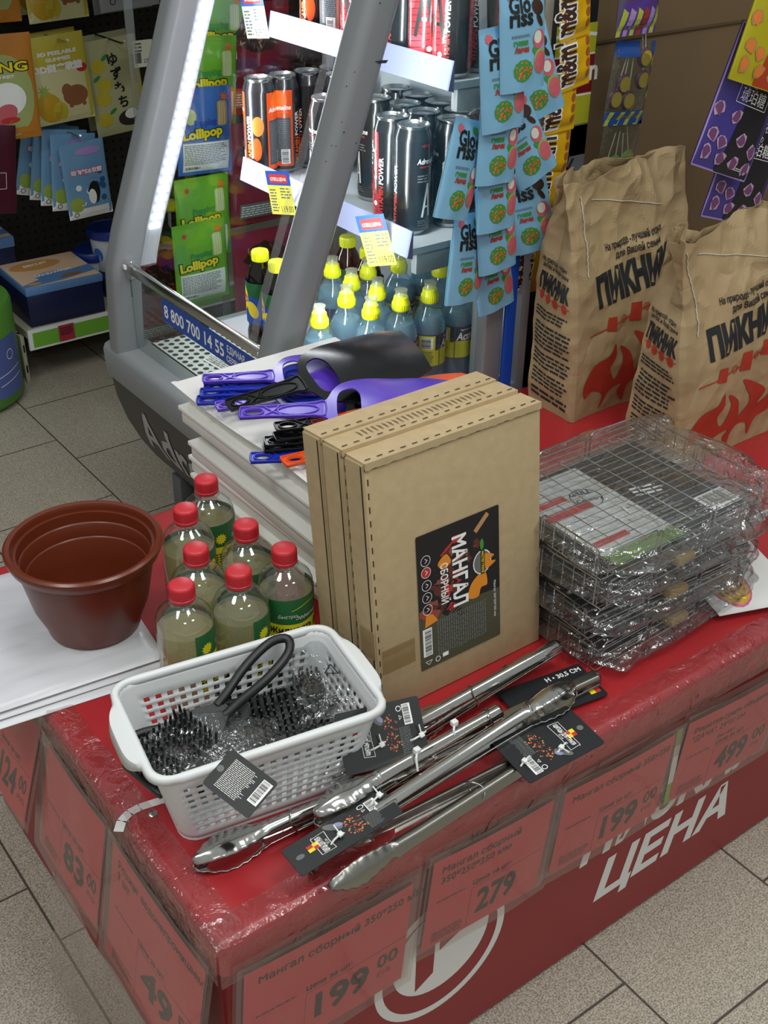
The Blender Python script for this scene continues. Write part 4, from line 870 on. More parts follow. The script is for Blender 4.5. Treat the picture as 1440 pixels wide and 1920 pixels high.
# ------------------------------------------------------------------ white perforated basket
mat('basket_white', '#dcdfe0', 0.35)
BW, BD, BH = 0.258, 0.170, 0.12
bmw = Matrix.Translation((0.152, 0.174, 0.0008)) @ Matrix.Rotation(-0.175, 4, 'Z')
bk = thing('plastic_basket', 'white perforated plastic basket full of black grill brushes', 'basket', mw=bmw)
def rr(s, hx, hy, r):                           # point at distance s around a rounded rectangle
    P = [(2 * (hx - r), 'x'), (PI / 2 * r, 'c')]; segs = [2 * (hx - r), PI / 2 * r, 2 * (hy - r), PI / 2 * r] * 2; k = 0; tot = sum(segs[:4]) * 2; s = s % tot
    order = [((-hx + r, -hy), (1, 0)), ((hx - r, -hy + r), -90), ((hx, -hy + r), (0, 1)), ((hx - r, hy - r), 0), ((hx - r, hy), (-1, 0)), ((-hx + r, hy - r), 90), ((-hx, hy - r), (0, -1)), ((-hx + r, -hy + r), 180)]
    for L, (o, d) in zip(segs, order):
        if s <= L + 1e-9:
            if isinstance(d, tuple): return (o[0] + d[0] * s, o[1] + d[1] * s)
            a = math.radians(d) + s / r; return (o[0] + r * math.cos(a), o[1] + r * math.sin(a))
        s -= L
    return (-hx + r, -hy)
def bwall(sn, t):                                # sn in 0..1 around, t in 0..1 up
    k = 0.80 + 0.2 * t; hx, hy, r = BW / 2 * (k + .02), BD / 2 * (k - .02), 0.022
    tot = 4 * (hx - r) + 4 * (hy - r) + 2 * PI * r; x, y = rr(sn * tot, hx, hy, r)
    dip = 0.014 * max(0, math.cos(min(1, abs(y) / (BD * .32)) * PI / 2)) * (1 if abs(x) > hx * 0.97 else 0)
    return (x, y, 0.004 + (BH - 0.004) * t - 0)
ns = 112; tl = [0, .05]; nr = 8
for k in range(nr): tl += [.10 + k * .09, .10 + k * .09 + .054]
tl += [.86, .93, 1.0]; tl = sorted(set(tl))
def wskip(i, j):
    t0 = tl[j]; a = abs((t0 - .10) / .09 - round((t0 - .10) / .09)) < .02 and .09 < t0 < .75
    x, y, _ = bwall((i + .5) / ns, .5); corner = abs(abs(x) - BW / 2 * .92) < .022 and abs(abs(y) - BD / 2 * .9) < .022
    return (i % 2) == 0 and a and not corner
m = MB(); m.grid(lambda u, v: bwall(u, tl[round(v * (len(tl) - 1))]), ns, len(tl) - 1, 'basket_white', closeu=True, skip=wskip)
o = m.build('wall', bk, sharp=50); q = o.modifiers.new('thick', 'SOLIDIFY'); q.thickness = 0.0016
m = MB(); N = 80
def rimp(u, v):
    a = bwall(u, 1.0); d = Vector((a[0], a[1], 0)); hx, hy = BW / 2, BD / 2; n = Vector((a[0] / hx ** 2, a[1] / hy ** 2, 0)).normalized() if (abs(a[0]) < hx - .02 or abs(a[1]) < hy - .02) else d.normalized()
    if abs(a[1]) < hy - .024 and abs(a[0]) > hx * .9: n = Vector((1 if a[0] > 0 else -1, 0, 0))
    elif abs(a[0]) < hx - .024: n = Vector((0, 1 if a[1] > 0 else -1, 0))
    e = max(0, 1 - (abs(a[1]) / (hy * .62)) ** 4) if abs(a[0]) > hx * .9 else 0
    prof = [(-0.001, -0.006), (-0.0012, 0.0015), (0.001, 0.003), (0.004, 0.0025), (0.0055 + .012 * e, 0.0010 - .003 * e), (0.0058 + .0135 * e, -0.005 - .012 * e)][round(v * 5)]
    return (a[0] + n.x * prof[0], a[1] + n.y * prof[0], BH + prof[1])
m.grid(rimp, 160, 5, 'basket_white', closeu=True); o = m.build('rim', bk, sharp=60); q = o.modifiers.new('thick', 'SOLIDIFY'); q.thickness = 0.0014
m = MB(); m.add([bwall(k / 80, 0)[:2] + (0.002,) for k in range(80)], [tuple(range(80))], 'basket_white'); m.grid(lambda u, v: bwall(u, 0)[:2] + (0.0 + 0.005 * v,), 80, 1, 'basket_white', closeu=True); m.build('base', bk)

# ------------------------------------------------------------------ grill brushes in clear bags
mat('brush_black', '#17181a', 0.38); mat('bristle', '#0f1011', 0.5); mat('tag_dark', '#3a3d40', 0.5)
BAG = film('bag_film', '#f3f5f6', 0.07, bump=0.9, bscale=20, gloss=1.5, haze=0.03, hazecol='#d8dcde')
def crumple(mb, sx, sy, sz, m, seed=0, amp=0.2, nu=34, nv=22, X=None, tail=None):
    def fn(u, v):
        a = 2 * PI * u; b = PI * (v - .5); c = math.cos(b); ca, sa = math.cos(a), math.sin(a)
        f = lambda t, p=.6: math.copysign(abs(t) ** p, t)
        x, y, z = f(ca) * f(c), f(sa) * f(c), f(math.sin(b), .8)
        d = 1 + amp * nz(x * 2.1 + seed, y * 2.1, z * 2.1, 1) + amp * .5 * abs(nz(x * 5 + seed, y * 5 + 3, z * 5, 1.0))
        return (x * sx * d, y * sy * d, z * sz * d)
    return mb.grid(fn, nu, nv, m, closeu=True, X=X)
def brush():
    t = thing('grill_brush', 'x', 'brush', group='black grill brushes in the basket')
    h = MB(); h.rbox((-0.048, -0.032, 0), (0.048, 0.032, 0.012), 'brush_black', 0.004)
    h.poly([(0.045, -0.03), (0.085, -0.01), (0.085, 0.01), (0.045, 0.03)], 'brush_black', 0.010).poly([(0.045, -0.03), (0.045, 0.03), (0.085, 0.01), (0.085, -0.01)], 'brush_black', 0.002); h.build('head', t)
    b = MB(); g = random.Random(1)
    for i in range(11):
        for j in range(8):
            x = -0.043 + 0.0086 * i; y = -0.028 + 0.008 * j; dx, dy = g.uniform(-.002, .002), g.uniform(-.002, .002)
            b.tube([(x, y, 0.011), (x + dx, y + dy, 0.03)], [0.0021, 0.0015], 'bristle', 5)
    tag(b.build('bristles', t), kind='stuff')
    hd = MB(); hd.tube(smooth([(0.078, -0.007, 0.006), (0.10, -0.010, 0.012), (0.14, -0.016, 0.022), (0.18, -0.014, 0.03), (0.196, 0, 0.033), (0.18, 0.014, 0.03), (0.14, 0.016, 0.022), (0.10, 0.010, 0.012), (0.078, 0.007, 0.006)], 4)[:-4] , 0.0058, 'brush_black', 10)
    hd.build('handle', t, sharp=70); return t
def smooth3(pts, n=5):
    out = []; N = len(pts)
    for i in range(N - 1):
        p0, p1, p2, p3 = (Vector(pts[min(max(i + k - 1, 0), N - 1)]) for k in range(4))
        for j in range(n):
            t = j / n; out.append(0.5 * ((2 * p1) + (-p0 + p2) * t + (2 * p0 - 5 * p1 + 4 * p2 - p3) * t * t + (-p0 + 3 * p1 - 3 * p2 + p3) * t ** 3))
    out.append(Vector(pts[-1])); return out
br = brush()
def bmx(px, py, z, rz, tilt=0, roll=0): p = at(px, py, z); return Matrix.Translation(p) @ Matrix.Rotation(rz, 4, 'Z') @ Matrix.Rotation(tilt, 4, 'Y') @ Matrix.Rotation(roll, 4, 'X') @ Matrix.Diagonal((.97, .97, .97, 1))
BR_ = [('black grill brush with its bristles up in the middle of the basket', bmx(545, 1345, 0.055, 2.75, 0.12, -0.45)),
       ('bagged black grill brush at the left end, its looped handle rising to the top right', bmx(322, 1420, 0.072, (lambda a, b: math.atan2((b - a).y, (b - a).x))(at(322, 1420, .072), at(515, 1232, .11)), -0.14, 0.2)),
       ('black grill brush lying lowest along the front side of the basket', bmx(420, 1432, 0.03, -0.15, -0.02, 0.2)),
       ('black grill brush under the clear bag at the right back of the basket', bmx(600, 1265, 0.045, 3.2, 0.05, 0.1)),
       ('black grill brush at the back of the basket behind the looped handle', bmx(470, 1300, 0.02, 0.1, 0.0, 0.5))]
for k, (l, mw) in enumerate(BR_):
    if k == 0: br.matrix_world = mw; br['label'] = l
    else: dup(br, l, mw=mw)
def film_bag(label, px, py, z, sx, sy, sz, rz, seed, amp=.25):
    p = at(px, py, z); o = crumple(MB(), sx, sy, sz, 'bag_film', seed, amp).build('clear_bag', sharp=0, loc=p, rot=(0.1, 0.1, rz)); return tag(o, label, 'bag', 'clear crumpled bags in the basket')
film_bag('crumpled clear bag round the grill brush at the left end of the basket', 375, 1400, 0.072, 0.062, 0.045, 0.022, 0.1, 1)
bg2 = film_bag('crumpled clear bag at the right back of the basket with a recycling mark', 615, 1275, 0.078, 0.045, 0.06, 0.022, -0.5, 9, .35)
film_bag('crumpled clear bag along the front side of the basket behind the dark tag', 455, 1405, 0.066, 0.05, 0.03, 0.018, 0.1, 17, .35)
rc = MB(); rc.line([(-.008, -.006), (.008, -.006), (0, .009), (-.008, -.006)], .0016, 'black_print', 0); p = at(622, 1280, 0.106)
rc.build('recycling_mark', bg2, sharp=0, loc=(0.0, -0.01, 0.0275), rot=(0, 0, 0))

# ------------------------------------------------------------------ printed hang tags
mat('card_black', '#1b1d20', 0.42); mat('zip_white', '#e4e6e4', 0.4)
def card_art(w_, h_, kind):
    a = MB(); a.rrect(0, 0, w_, h_, .004, 'card_black', 0)
    if kind == 'tongs':
        a.disc(w_ * .09, h_ * .52, .0045, 'grey_print', h=.0002)
        for i, (u, v, c) in enumerate(((0, 0, 'yellow_print'), (1, 0, 'red_print'), (0, 1, 'red_print'), (1, 1, 'yellow_print'))): a.rect(w_ * .17 + .0065 * u, h_ * .46 + .0065 * v, w_ * .17 + .0065 * (u + 1), h_ * .46 + .0065 * (v + 1), c, .0003)
        a.line([(w_ * .24, h_ * .22), (w_ * .24, h_ * .80), (w_ * .255, h_ * .83)], .0006, 'white_print'); a.line([(w_ * .24, h_ * .22), (w_ * .37, h_ * .2), (w_ * .36, h_ * .5), (w_ * .37, h_ * .82), (w_ * .24, h_ * .80)], .0006, 'white_print')
        a.text('ЩИПЦЫ ДЛЯ ГРИЛЯ', w_ * .315, h_ * .5, .0078, 'white_print', bold=.03, align='c', rot=PI / 2, fit=h_ * .52); a.text('35 см', w_ * .35, h_ * .5, .004, 'white_print', align='c', rot=PI / 2)
        g = random.Random(8)
        for k in range(60): a.disc(w_ * .6 + g.gauss(0, .04) * w_, h_ * g.uniform(.2, .8), g.uniform(.0008, .0016), g.choice(['orange_print', 'meat2', 'wood_print']), h=.0003, n=6)
        a.disc(w_ * .45, h_ * .78, .013, 'grey_print', ry=.005, rot=-.9, h=.0003); a.disc(w_ * .5, h_ * .76, .006, 'strip_plastic', ry=.0035, rot=-.9, h=.0004)
        a.fine(w_ * .70, h_ * .10, w_ * .84, h_ * .56, 16, 'grey_print'); a.barcode(w_ * .78, h_ * .58, w_ * .88, h_ * .92, 'white_print', 'black_print', vertical=True)
        a.ring(w_ * .74, h_ * .86, .003, .004, 'white_print', n=14); a.line([(w_ * .73, h_ * .68), (w_ * .76, h_ * .72), (w_ * .73, h_ * .75), (w_ * .73, h_ * .68)], .0006, 'white_print')
    elif kind == 'big':
        a.text('Н • 30,5 СМ', w_ * .96, h_ * .80, .0125, 'white_print', bold=.02, align='r', fit=w_ * .42)
        for u, v, c in ((0, 0, 'yellow_print'), (1, 0, 'red_print'), (0, 1, 'red_print'), (1, 1, 'yellow_print')): a.rect(w_ * .84 + .008 * u, h_ * .14 + .008 * v, w_ * .84 + .008 * (u + 1), h_ * .14 + .008 * (v + 1), c, .0003)
        a.rect(w_ * .2, h_ * .3, w_ * .36, h_ * .5, 'white_print'); a.fine(w_ * .22, h_ * .32, w_ * .34, h_ * .48, 4, 'black_print')
    else:
        a.disc(w_ * .08, h_ * .5, .004, 'grey_print', h=.0002); a.fine(w_ * .18, h_ * .12, w_ * .7, h_ * .88, 20, 'white_print', fill=.35); a.barcode(w_ * .78, h_ * .3, w_ * .97, h_ * .88, 'white_print', 'black_print', vertical=True)
    return a
def place_art(a, w_, h_, TL, TR, BL, thick=.0006):          # corners in space
    u = (TR - TL); v = (TL - BL); W = u.length; H = v.length; u.normalize(); n = u.cross(v).normalized(); v = n.cross(u)
    back = [p for p in a.V]
    M = Matrix((u * (W / w_), v * (H / h_), n)).transposed().to_4x4(); M.translation = BL
    return M
def hang(parent, kind, TL, TR, BL, w_=.12, h_=.085, ties=(), name='hang_tag', label=None):
    a = card_art(w_, h_, kind); a.rrect(0, 0, w_, h_, .004, 'card_black', -.0008); M = place_art(a, w_, h_, TL, TR, BL)
    a.map(lambda v: M @ v); inv = parent.matrix_world.inverted(); a.map(lambda v: inv @ v); o = a.build(name, parent, sharp=0)
    if label: o['label'] = label
    for (p, q) in ties:
        z = MB(); P = M @ Vector((w_ * p, h_ * q, 0)); n = (M.to_3x3() @ Vector((0, 0, 1))).normalized(); uu = (M.to_3x3() @ Vector((1, .3, 0))).normalized(); vv = n.cross(uu)
        z.tube([P - uu * .011 - n * .002, P - uu * .006 + n * .0035, P + uu * .004 + n * .0045, P + uu * .012 - n * .002], .0012, 'zip_white', 6)
        X = Matrix((uu, vv, n)).transposed().to_4x4(); X.translation = P + n * .0035; z.rbox((.001, -.003, -.0015), (.007, .003, .0025), 'zip_white', .0008, X=X)
        z.tube([P + uu * .004 + n * .004, P + uu * .006 + vv * .012 + n * .006], .0009, 'zip_white', 5)
        z.map(lambda v: inv @ v); z.build('zip_tie', o)
    return o
tagp = [at(416, 1394, .133), at(502, 1458, .127), at(378, 1468, .115)]
root = bpy.data.objects.get('grill_brush.001') or br
bpy.context.view_layer.update()
hang(br, 'small', tagp[0], tagp[1], tagp[2], .065, .05, label='dark grey care tag hanging over the basket rim')

# ------------------------------------------------------------------ steel tongs
mat('tongs_steel', '#c6c6c2', 0.16, metal=1.0); mat('tongs_dull', '#9d9c96', 0.3, metal=1.0); mat('wire_ring', '#a8a8a4', 0.25, metal=1.0); mat('slot_dark', '#141414', 0.7)
def arm(L, sq, m, tipw=.018, bend=1):
    g = MB(); nS = 96; nT = 14
    def fn(u, v):
        s = L * v; t = 2 * u - 1
        if s < .085:
            k = s / .085; w_ = tipw * (math.sin(min(1, k * 1.5) * PI / 2) ** .55) * (1 - .42 * max(0, k - .45) / .55) + .0016 * abs(math.sin(PI * s / .0125)) * (1 if k < .9 else 0)
            d = .0075 * (1 - t * t) + .0012 * abs(math.sin(PI * s / .0125)) * abs(t) ** 3 + .003 * math.sin(k * PI); z = d - .006 * (1 - min(1, k * 2.0)) ** 2
        else:
            k = min(1, (s - .085) / .03); w_ = tipw * .58 + (.0092 - tipw * .58) * k; p = 2.2 if not sq else 9; z = .0088 * (1 - abs(t) ** p)
        return (s, t * w_, z)
    g.grid(fn, nT, nS, m); return g
def tongs(label, A, B, z0, kind='round', roll=0.0, gap=.012, ring=.3, slot=None, dull=False):
    L = (B - A).length; d = B - A; m = 'tongs_dull' if dull else 'tongs_steel'
    mw = Matrix.Translation(A) @ Matrix.Rotation(math.atan2(d.y, d.x), 4, 'Z') @ Matrix.Rotation(-math.atan2(d.z, math.hypot(d.x, d.y)), 4, 'Y') @ Matrix.Rotation(roll, 4, 'X')
    t = thing('grill_tongs', label, 'tongs', mw=mw, group='steel grill tongs on the red table')
    for s in (1, -1):
        a = arm(L, kind == 'square', m); h0 = gap
        a.map(lambda v, s=s: (v.x, v.y, s * (v.z * 1.0 + h0 * (1 - v.x / L) * .6 + .001)))
        o = a.build('arm', t, sharp=50); q = o.modifiers.new('sheet', 'SOLIDIFY'); q.thickness = .0009; q.offset = 0
    if slot: MB().box((L * slot, -.005, .0086), (L * slot + .022, .005, .0096 + gap * .2), 'slot_dark').build('slot', t)
    zt = gap * .6 * (1 - ring) + .011
    MB().tube([(L * ring + .004 * math.sin(a * 2), .0112 * math.cos(a), zt * math.sin(a)) for a in [2 * PI * k / 20 for k in range(20)]], .0012, 'wire_ring', 6, closed=True).build('locking_ring', t)
    h = MB(); h.rbox((L - .03, -.0085, -.0075), (L, .0085, .0075), m, .002); h.lathe([(.003, 0), (.003, .0012), (.0018, .002)], 'tongs_steel', 14, X=Matrix.Translation((L - .018, 0, .0072))); h.build('hinge_end', t)
    return t
TG = {}
def P2(px, py, z): return at(px, py, z)
TG[1] = tongs('steel tongs with a rounded scalloped tip at the left, in front of the basket', P2(362, 1622, .014), P2(905, 1386, .014), 0, ring=.31)
TG[2] = tongs('shiny steel tongs lying on top, scalloped tip beside the basket, slot in the arm', P2(590, 1538, .038), P2(935, 1335, .036), 0, ring=.93, slot=.52, gap=.016)
TG[3] = tongs('steel tongs pointing right, scalloped bright tip up beside the last hang tag', P2(1078, 1288, .040), P2(700, 1528, .034), 0, ring=.24, roll=.35, gap=.012)
TG[4] = tongs('flat-sided steel tongs nearest the front edge of the table', P2(598, 1648, .012), P2(1000, 1420, .012), 0, kind='square', ring=.70, roll=PI / 2 * .85, gap=.034, dull=True)
TG[5] = tongs('steel tongs with a square riveted hinge end pointing to the right', P2(690, 1480, .012), P2(1118, 1272, .016), 0, kind='square', ring=.3, dull=True)
TG[6] = tongs('dark polished steel tongs slanting up to the corner of the kraft carton', P2(608, 1470, .016), P2(1045, 1212, .034), 0, ring=.6, gap=.02)
TG[7] = tongs('steel tongs lying along the foot of the kraft carton', P2(735, 1392, .012), P2(1000, 1236, .012), 0, ring=.8)
for a, b in ((0, 0),):
    bpy.context.view_layer.update()
hang(TG[2], 'tongs', at(636, 1338, .098), at(792, 1302, .094), at(650, 1456, .045), ties=((.42, .35), (.9, .35)))
hang(TG[3], 'tongs', at(1152, 1380, .022), at(1012, 1456, .022), at(1062, 1322, .030), ties=((.42, .7), (.85, .6)))
hang(TG[4], 'tongs', at(513, 1606, .044), at(705, 1488, .046), at(566, 1644, .038), h_=.06, ties=((.42, .4), (.9, .8)))
hang(TG[5], 'big', at(960, 1292, .008), at(1112, 1238, .008), at(985, 1360, .006), w_=.13, h_=.08)
for px, py in ((782, 1412), (852, 1360)):
    p = at(px, py, .052); MB().tube([(p.x - .008, p.y - .012, p.z - .014), (p.x - .006, p.y - .006, p.z), (p.x, p.y, p.z + .004), (p.x + .006, p.y + .01, p.z - .01)], .0014, 'zip_white', 6).rbox((p.x - .004, p.y - .003, p.z), (p.x + .004, p.y + .004, p.z + .007), 'zip_white', .001).map(lambda v: TG[2].matrix_world.inverted() @ v).build('zip_tie', TG[2])

# ------------------------------------------------------------------ wire grill baskets in clear bags
mat('wire', '#c4c4c2', 0.2, metal=1.0); mat('insert_black', '#1d1e20', 0.45); mat('wood', '#b99c6c', 0.6, vary=.15, vscale=30); mat('insert_light', '#c9cbc9', 0.45); mat('insert_green', '#6b8a3c', 0.5)
GF = film('grate_film', '#f0f1f1', 0.06, bump=1.0, bscale=17, gloss=1.8, haze=0.05, hazecol='#d5d9da')
GW, GD, GH = 0.31, 0.235, 0.040
def wire_basket(label, loc, rz, top, seed):
    t = thing('wire_grill_basket', label, 'grill basket', loc, (0, 0, rz), 'bagged wire grill baskets')
    w_ = MB(); r = .0009
    for k in range(15): x = GW * k / 14; w_.tube([(x, 0, 0), (x, GD, 0)], r, 'wire', 4, caps=False)
    for k in range(22): y = GD * k / 21; w_.tube([(0, y, .0015), (GW, y, .0015)], r, 'wire', 4, caps=False)
    w_.build('bottom_grid', t)
    for nm, seq in (('front', [(0, 0), (GW, 0)]), ('back', [(0, GD), (GW, GD)]), ('left', [(0, 0), (0, GD)]), ('right', [(GW, 0), (GW, GD)])):
        s = MB(); (x0, y0), (x1, y1) = seq; a, b = Vector((x0, y0, 0)), Vector((x1, y1, 0)); f = lambda u, z: a.lerp(b, u) + Vector((0, 0, z))
        if nm in ('front', 'back'):
            for (u0, u1) in ((.03, .31), (.34, .64), (.67, .97)):
                s.tube([f(u0, .001), f(u0, GH - .004), f(u0 + .015, GH), f(u1 - .015, GH), f(u1, GH - .004), f(u1, .001)], r * 1.3, 'wire', 5)
                for z in (.010, .020, .030): s.tube([f(u0, z), f(u1, z)], r, 'wire', 4)
            for k in range(6): c = .1 + .16 * k; s.tube([f(c - .025, 0), f(c - .02, -.0) + Vector((0, -.010, 0)), f(c, 0) + Vector((0, -.0135, 0)), f(c + .02, 0) + Vector((0, -.010, 0)), f(c + .025, 0)], r, 'wire', 4)
        else:
            for (u0, u1) in ((.04, .48), (.52, .96)): s.tube([f(u0, .001), f(u0, GH - .004), f(u0 + .02, GH), f(u1 - .02, GH), f(u1, GH - .004), f(u1, .001)], r * 1.3, 'wire', 5)
            for k in range(12): s.tube([f(.06 + .08 * k, 0), f(.06 + .08 * k, GH - .002)], r, 'wire', 4)
        s.build('side_wires', t)
    lid = MB()
    for k in range(16): y = .012 + (GD - .024) * k / 15; lid.tube([(.012, y, .019), (GW - .012, y, .019)], r, 'wire', 4, caps=False)
    for k in range(8): x = .012 + (GW - .024) * k / 7; lid.tube([(x, .008, .0205), (x, GD - .008, .0205)], r, 'wire', 4, caps=False)
    lid.build('lid_grid', t)
    c = MB(); c.box((.02, .012, .0045), (GW - .02, GD - .012, .0065), 'insert_black')
    if top:
        b = MB(); b.rect(.03, .03, .16, GD - .02, 'insert_light', 0).rect(.03, GD * .52, .11, GD * .6, 'red_print', .0002).rect(.03, GD * .66, .09, GD * .72, 'red_print', .0002).rect(.04, GD * .2, .1, GD * .25, 'red_print', .0002)
        b.ring(.115, GD * .62, .022, .0235, 'black_print').text('GRILL', .115, GD * .66, .014, 'black_print', bold=.03, align='c', rot=-.2).text('Country', .115, GD * .58, .012, 'black_print', bold=.02, align='c', rot=-.2).fine(.175, GD * .45, .225, GD * .56, 3, 'white_print', rot=-.2); b.rect(.03, .005, .16, .03, 'insert_green', .0001)
        c.join(b, lambda v: (v.x, v.y, v.z + .0072))
    b = MB(); b.barcode(.235, .02, .29, .06, 'white_print', 'black_print'); b.fine(.16, .02, .22, .1, 9, 'grey_print'); c.join(b, lambda v: (v.x, v.y, v.z + .0074)); c.build('insert_card', t)
    if not top: MB().rbox((.135, -.012, .012), (.172, .03, .026), 'wood', .004).build('wooden_handle', t)
    m = MB()
    def sh(u, v):
        a = 2 * PI * u; b = PI * (v - .5); f = lambda q, p: math.copysign(abs(q) ** p, q); cx = f(math.cos(a), .35) * f(math.cos(b), .35); cy = f(math.sin(a), .35) * f(math.cos(b), .35); cz = f(math.sin(b), .7)
        d = nz(cx * 2.2 + seed, cy * 2.2, cz * 2, 1) * .014 + abs(nz(cx * 6 + seed, cy * 6, cz * 3 + 5, 1)) * .009
        tail = max(0, cx - .7) * .12 * (1 + nz(cy * 3, seed, 1, 1)) + 0
        return (GW / 2 + cx * (GW / 2 + .010) + tail + d * cx, GD / 2 + cy * (GD / 2 + .012) + d * cy - (max(0, -cy - .7) * .06 * (1 + nz(cx * 3, seed, 7, 1)) if abs(cz) < .9 else 0), max(.0004, GH * .52 + cz * (GH * .55 + .003) + (d * cz * .35 if cz > 0 else 0)))
    m.grid(sh, 110, 40, 'grate_film', closeu=True); m.build('clear_bag', t, sharp=0)
    return t
g0 = (0.612, 0.074)
wire_basket('bagged wire grill basket lying on the table, lowest of the stack', (g0[0] + .004, g0[1] + .0, .0015), .03, False, 3)
wire_basket('bagged wire grill basket second from the bottom of the stack', (g0[0] - .004, g0[1] + .012, .0505), -.03, False, 11)
wire_basket('bagged wire grill basket third from the bottom, its wooden handle end showing', (g0[0] + .003, g0[1] + .004, .0995), .04, False, 19)
wire_basket('bagged wire grill basket on top of the stack, with a white and red card', (g0[0] - .004, g0[1] + .004, .1485), -.01, True, 27)

# ------------------------------------------------------------------ paper sacks of charcoal
mat('sack_paper', '#a68f6a', 0.72, vary=0.07, vscale=9, bump=0.9, bscale=9, ridge=True); mat('sack_red', '#a8321f', 0.7); mat('sack_black', '#1d2024', 0.7); mat('thread', '#c9c5bb', 0.8)
def sack(label, x0, y0, W, D, H, seed, lean=0.0, ear=0.0, topcut=0.0):
    t = thing('charcoal_sack', label, 'paper sack', (x0, y0, 0.001), group='printed paper sacks of charcoal')
    per = 2 * (W + D)
    def base(p, z):
        q = z / H; dd = D * (1 - .78 * max(0, (q - .25) / .75) ** 1.3); ins = (D - dd) * .5; p = p % per
        bul = .010 * math.sin(min(1, q * 1.1) * PI)
        if p < D: s = p / D; x = -bul * math.sin(s * PI) + (.5 - abs(s - .5)) * 2 * ins * .55; y = ins + dd * (1 - s)
        elif p < D + W: s = (p - D) / W; x = W * s; y = ins - bul * math.sin(s * PI)
        elif p < 2 * D + W: s = (p - D - W) / D; x = W - (.5 - abs(s - .5)) * 2 * ins * .55; y = ins + dd * s
        else: s = (p - 2 * D - W) / W; x = W * (1 - s); y = D - ins + bul * math.sin(s * PI)
        y += lean * z
        return Vector((x, y, z))
    def f(p, z):
        v = base(p, z); a = .3 + 1.2 * (z / H) ** 2
        c = lambda k, s: noise.noise(Vector((v.x * s + seed, v.y * s + k, v.z * s * .8)))
        r = lambda k, s: 1 - 2 * abs(c(k, s))
        n = base(p + .004, z) - base(p - .004, z); n = Vector((n.y, -n.x, 0)); n = n.normalized() if n.length > 1e-6 else n
        d = a * (.009 * c(1, 9) + .015 * (r(5, 5) - .5) + .008 * (r(9, 13) - .5) + .003 * (r(13, 30) - .5))
        v = v + n * d + Vector((0, 0, .012 * c(3, 6) * (z / H) ** 3))
        if ear: e = max(0, (z / H - .7) / .3) * max(0, 1 - (p - D) / (W * .45)) * (1 if p >= D * .5 and p < D + W * .5 else 0); v += Vector((-ear * e, -ear * .5 * e, 0))
        return v
    m = MB(); nu, nv = 150, 90
    top = lambda p: H * (1 + .07 * nz(p * 9 + seed, 2) + .012 * nz(p * 40, seed))
    m.grid(lambda u, v: f(u * per, top(u * per) * v), nu, nv, 'sack_paper', closeu=True); m.add([f(k / 60 * per, 0) for k in range(60)], [tuple(range(60))], 'sack_paper')
    o = m.build('paper_body', t, sharp=0); q = o.modifiers.new('paper', 'SOLIDIFY'); q.thickness = .0006
    a = MB(); h = H / .46                                    # the print is designed for a 0.29 x 0.46 front
    X = lambda v: D + v
    cx = W * .52
    a.text('На природе - лучший отдых', X(cx), .322 * h, .0185 * h, 'sack_black', bold=.02, align='c', fit=W * .46, rot=.10).text('для Вашей семьи', X(cx + .01), .303 * h, .0185 * h, 'sack_black', bold=.02, align='c', fit=W * .36, rot=.10)
    a.text('ПИКНИК', X(cx), .232 * h, .075 * h, 'sack_black', bold=.06, align='c', fit=W * .66, rot=.13)
    a.line([(X(W * .12), .165 * h), (X(W * .3), .175 * h), (X(W * .8), .212 * h), (X(W * .86), .22 * h)], .0022, 'sack_red'); a.ring(X(W * .88), .226 * h, .008, .0095, 'sack_red', n=20)
    for k, (u, z, r_) in enumerate(((.3, .178, .013), (.5, .19, .017), (.68, .204, .014))): a.poly([(X(W * u) - r_, z * h - r_ * .7), (X(W * u) + r_ * .8, z * h - r_), (X(W * u) + r_ * .9, z * h + r_), (X(W * u) - r_ * .6, z * h + r_ * 1.1)], 'sack_red')
    for u, z in ((.4, .184), (.59, .197)): a.ring(X(W * u), z * h, .006, .0072, 'sack_red', n=18); a.ring(X(W * u), z * h, .003, .004, 'sack_red', n=14)
    fl = lambda P: [(X(W * (.06 + .88 * (x / 100))), (.002 + .0018 * y) * h) for x, y in P]
    a.poly(fl(smooth([(4, 22), (3, 40), (12, 58), (26, 64), (31, 76), (33, 60), (28, 48), (33, 34), (38, 44), (40, 58), (36, 72), (46, 62), (50, 46), (52, 38), (60, 54), (54, 72), (50, 84), (64, 74), (76, 60), (70, 46), (80, 50), (90, 70), (88, 88), (98, 66), (96, 44), (86, 30), (72, 26), (66, 8), (62, 24), (52, 28), (46, 20), (44, 4), (38, 18), (42, 26), (30, 22), (20, 4), (22, 20), (12, 28)], 5)), 'sack_red')
    g = lambda v: D * .08 + v
    a.text('На природе - отдых', g(.0), .30 * h, .012 * h, 'sack_black', bold=.02, fit=D * .8, rot=-.12).text('для Вас и Вашей семьи', g(.004), .288 * h, .012 * h, 'sack_black', bold=.02, fit=D * .8, rot=-.12)
    a.text('ПИКНИК', g(.0), .246 * h, .042 * h, 'sack_black', bold=.06, fit=D * .84, rot=-.12); a.line([(g(0), .236 * h), (g(D * .84), .222 * h)], .0015, 'sack_red')
    for k in range(4): a.disc(g(D * (.12 + .2 * k)), (.234 - .004 * k) * h, .007, 'sack_red', ry=.009, n=9)
    for z0, z1, n_ in ((.19, .212, 3), (.13, .182, 6), (.09, .124, 4), (.05, .084, 4), (.022, .044, 2)): a.fine(g(0), z0 * h, g(D * .82), z1 * h, n_, 'sack_black', rot=-.1)
    a.cut(.008, .008)
    def onsurf(v):
        p, z = v.x, v.y; c = f(p, z); du = f(p + .002, z) - f(p - .002, z); dv = f(p, z + .002) - f(p, z - .002); n = du.cross(dv).normalized()
        return c + n * (.0009 + v.z)
    a.map(onsurf).build('print', t, sharp=0)
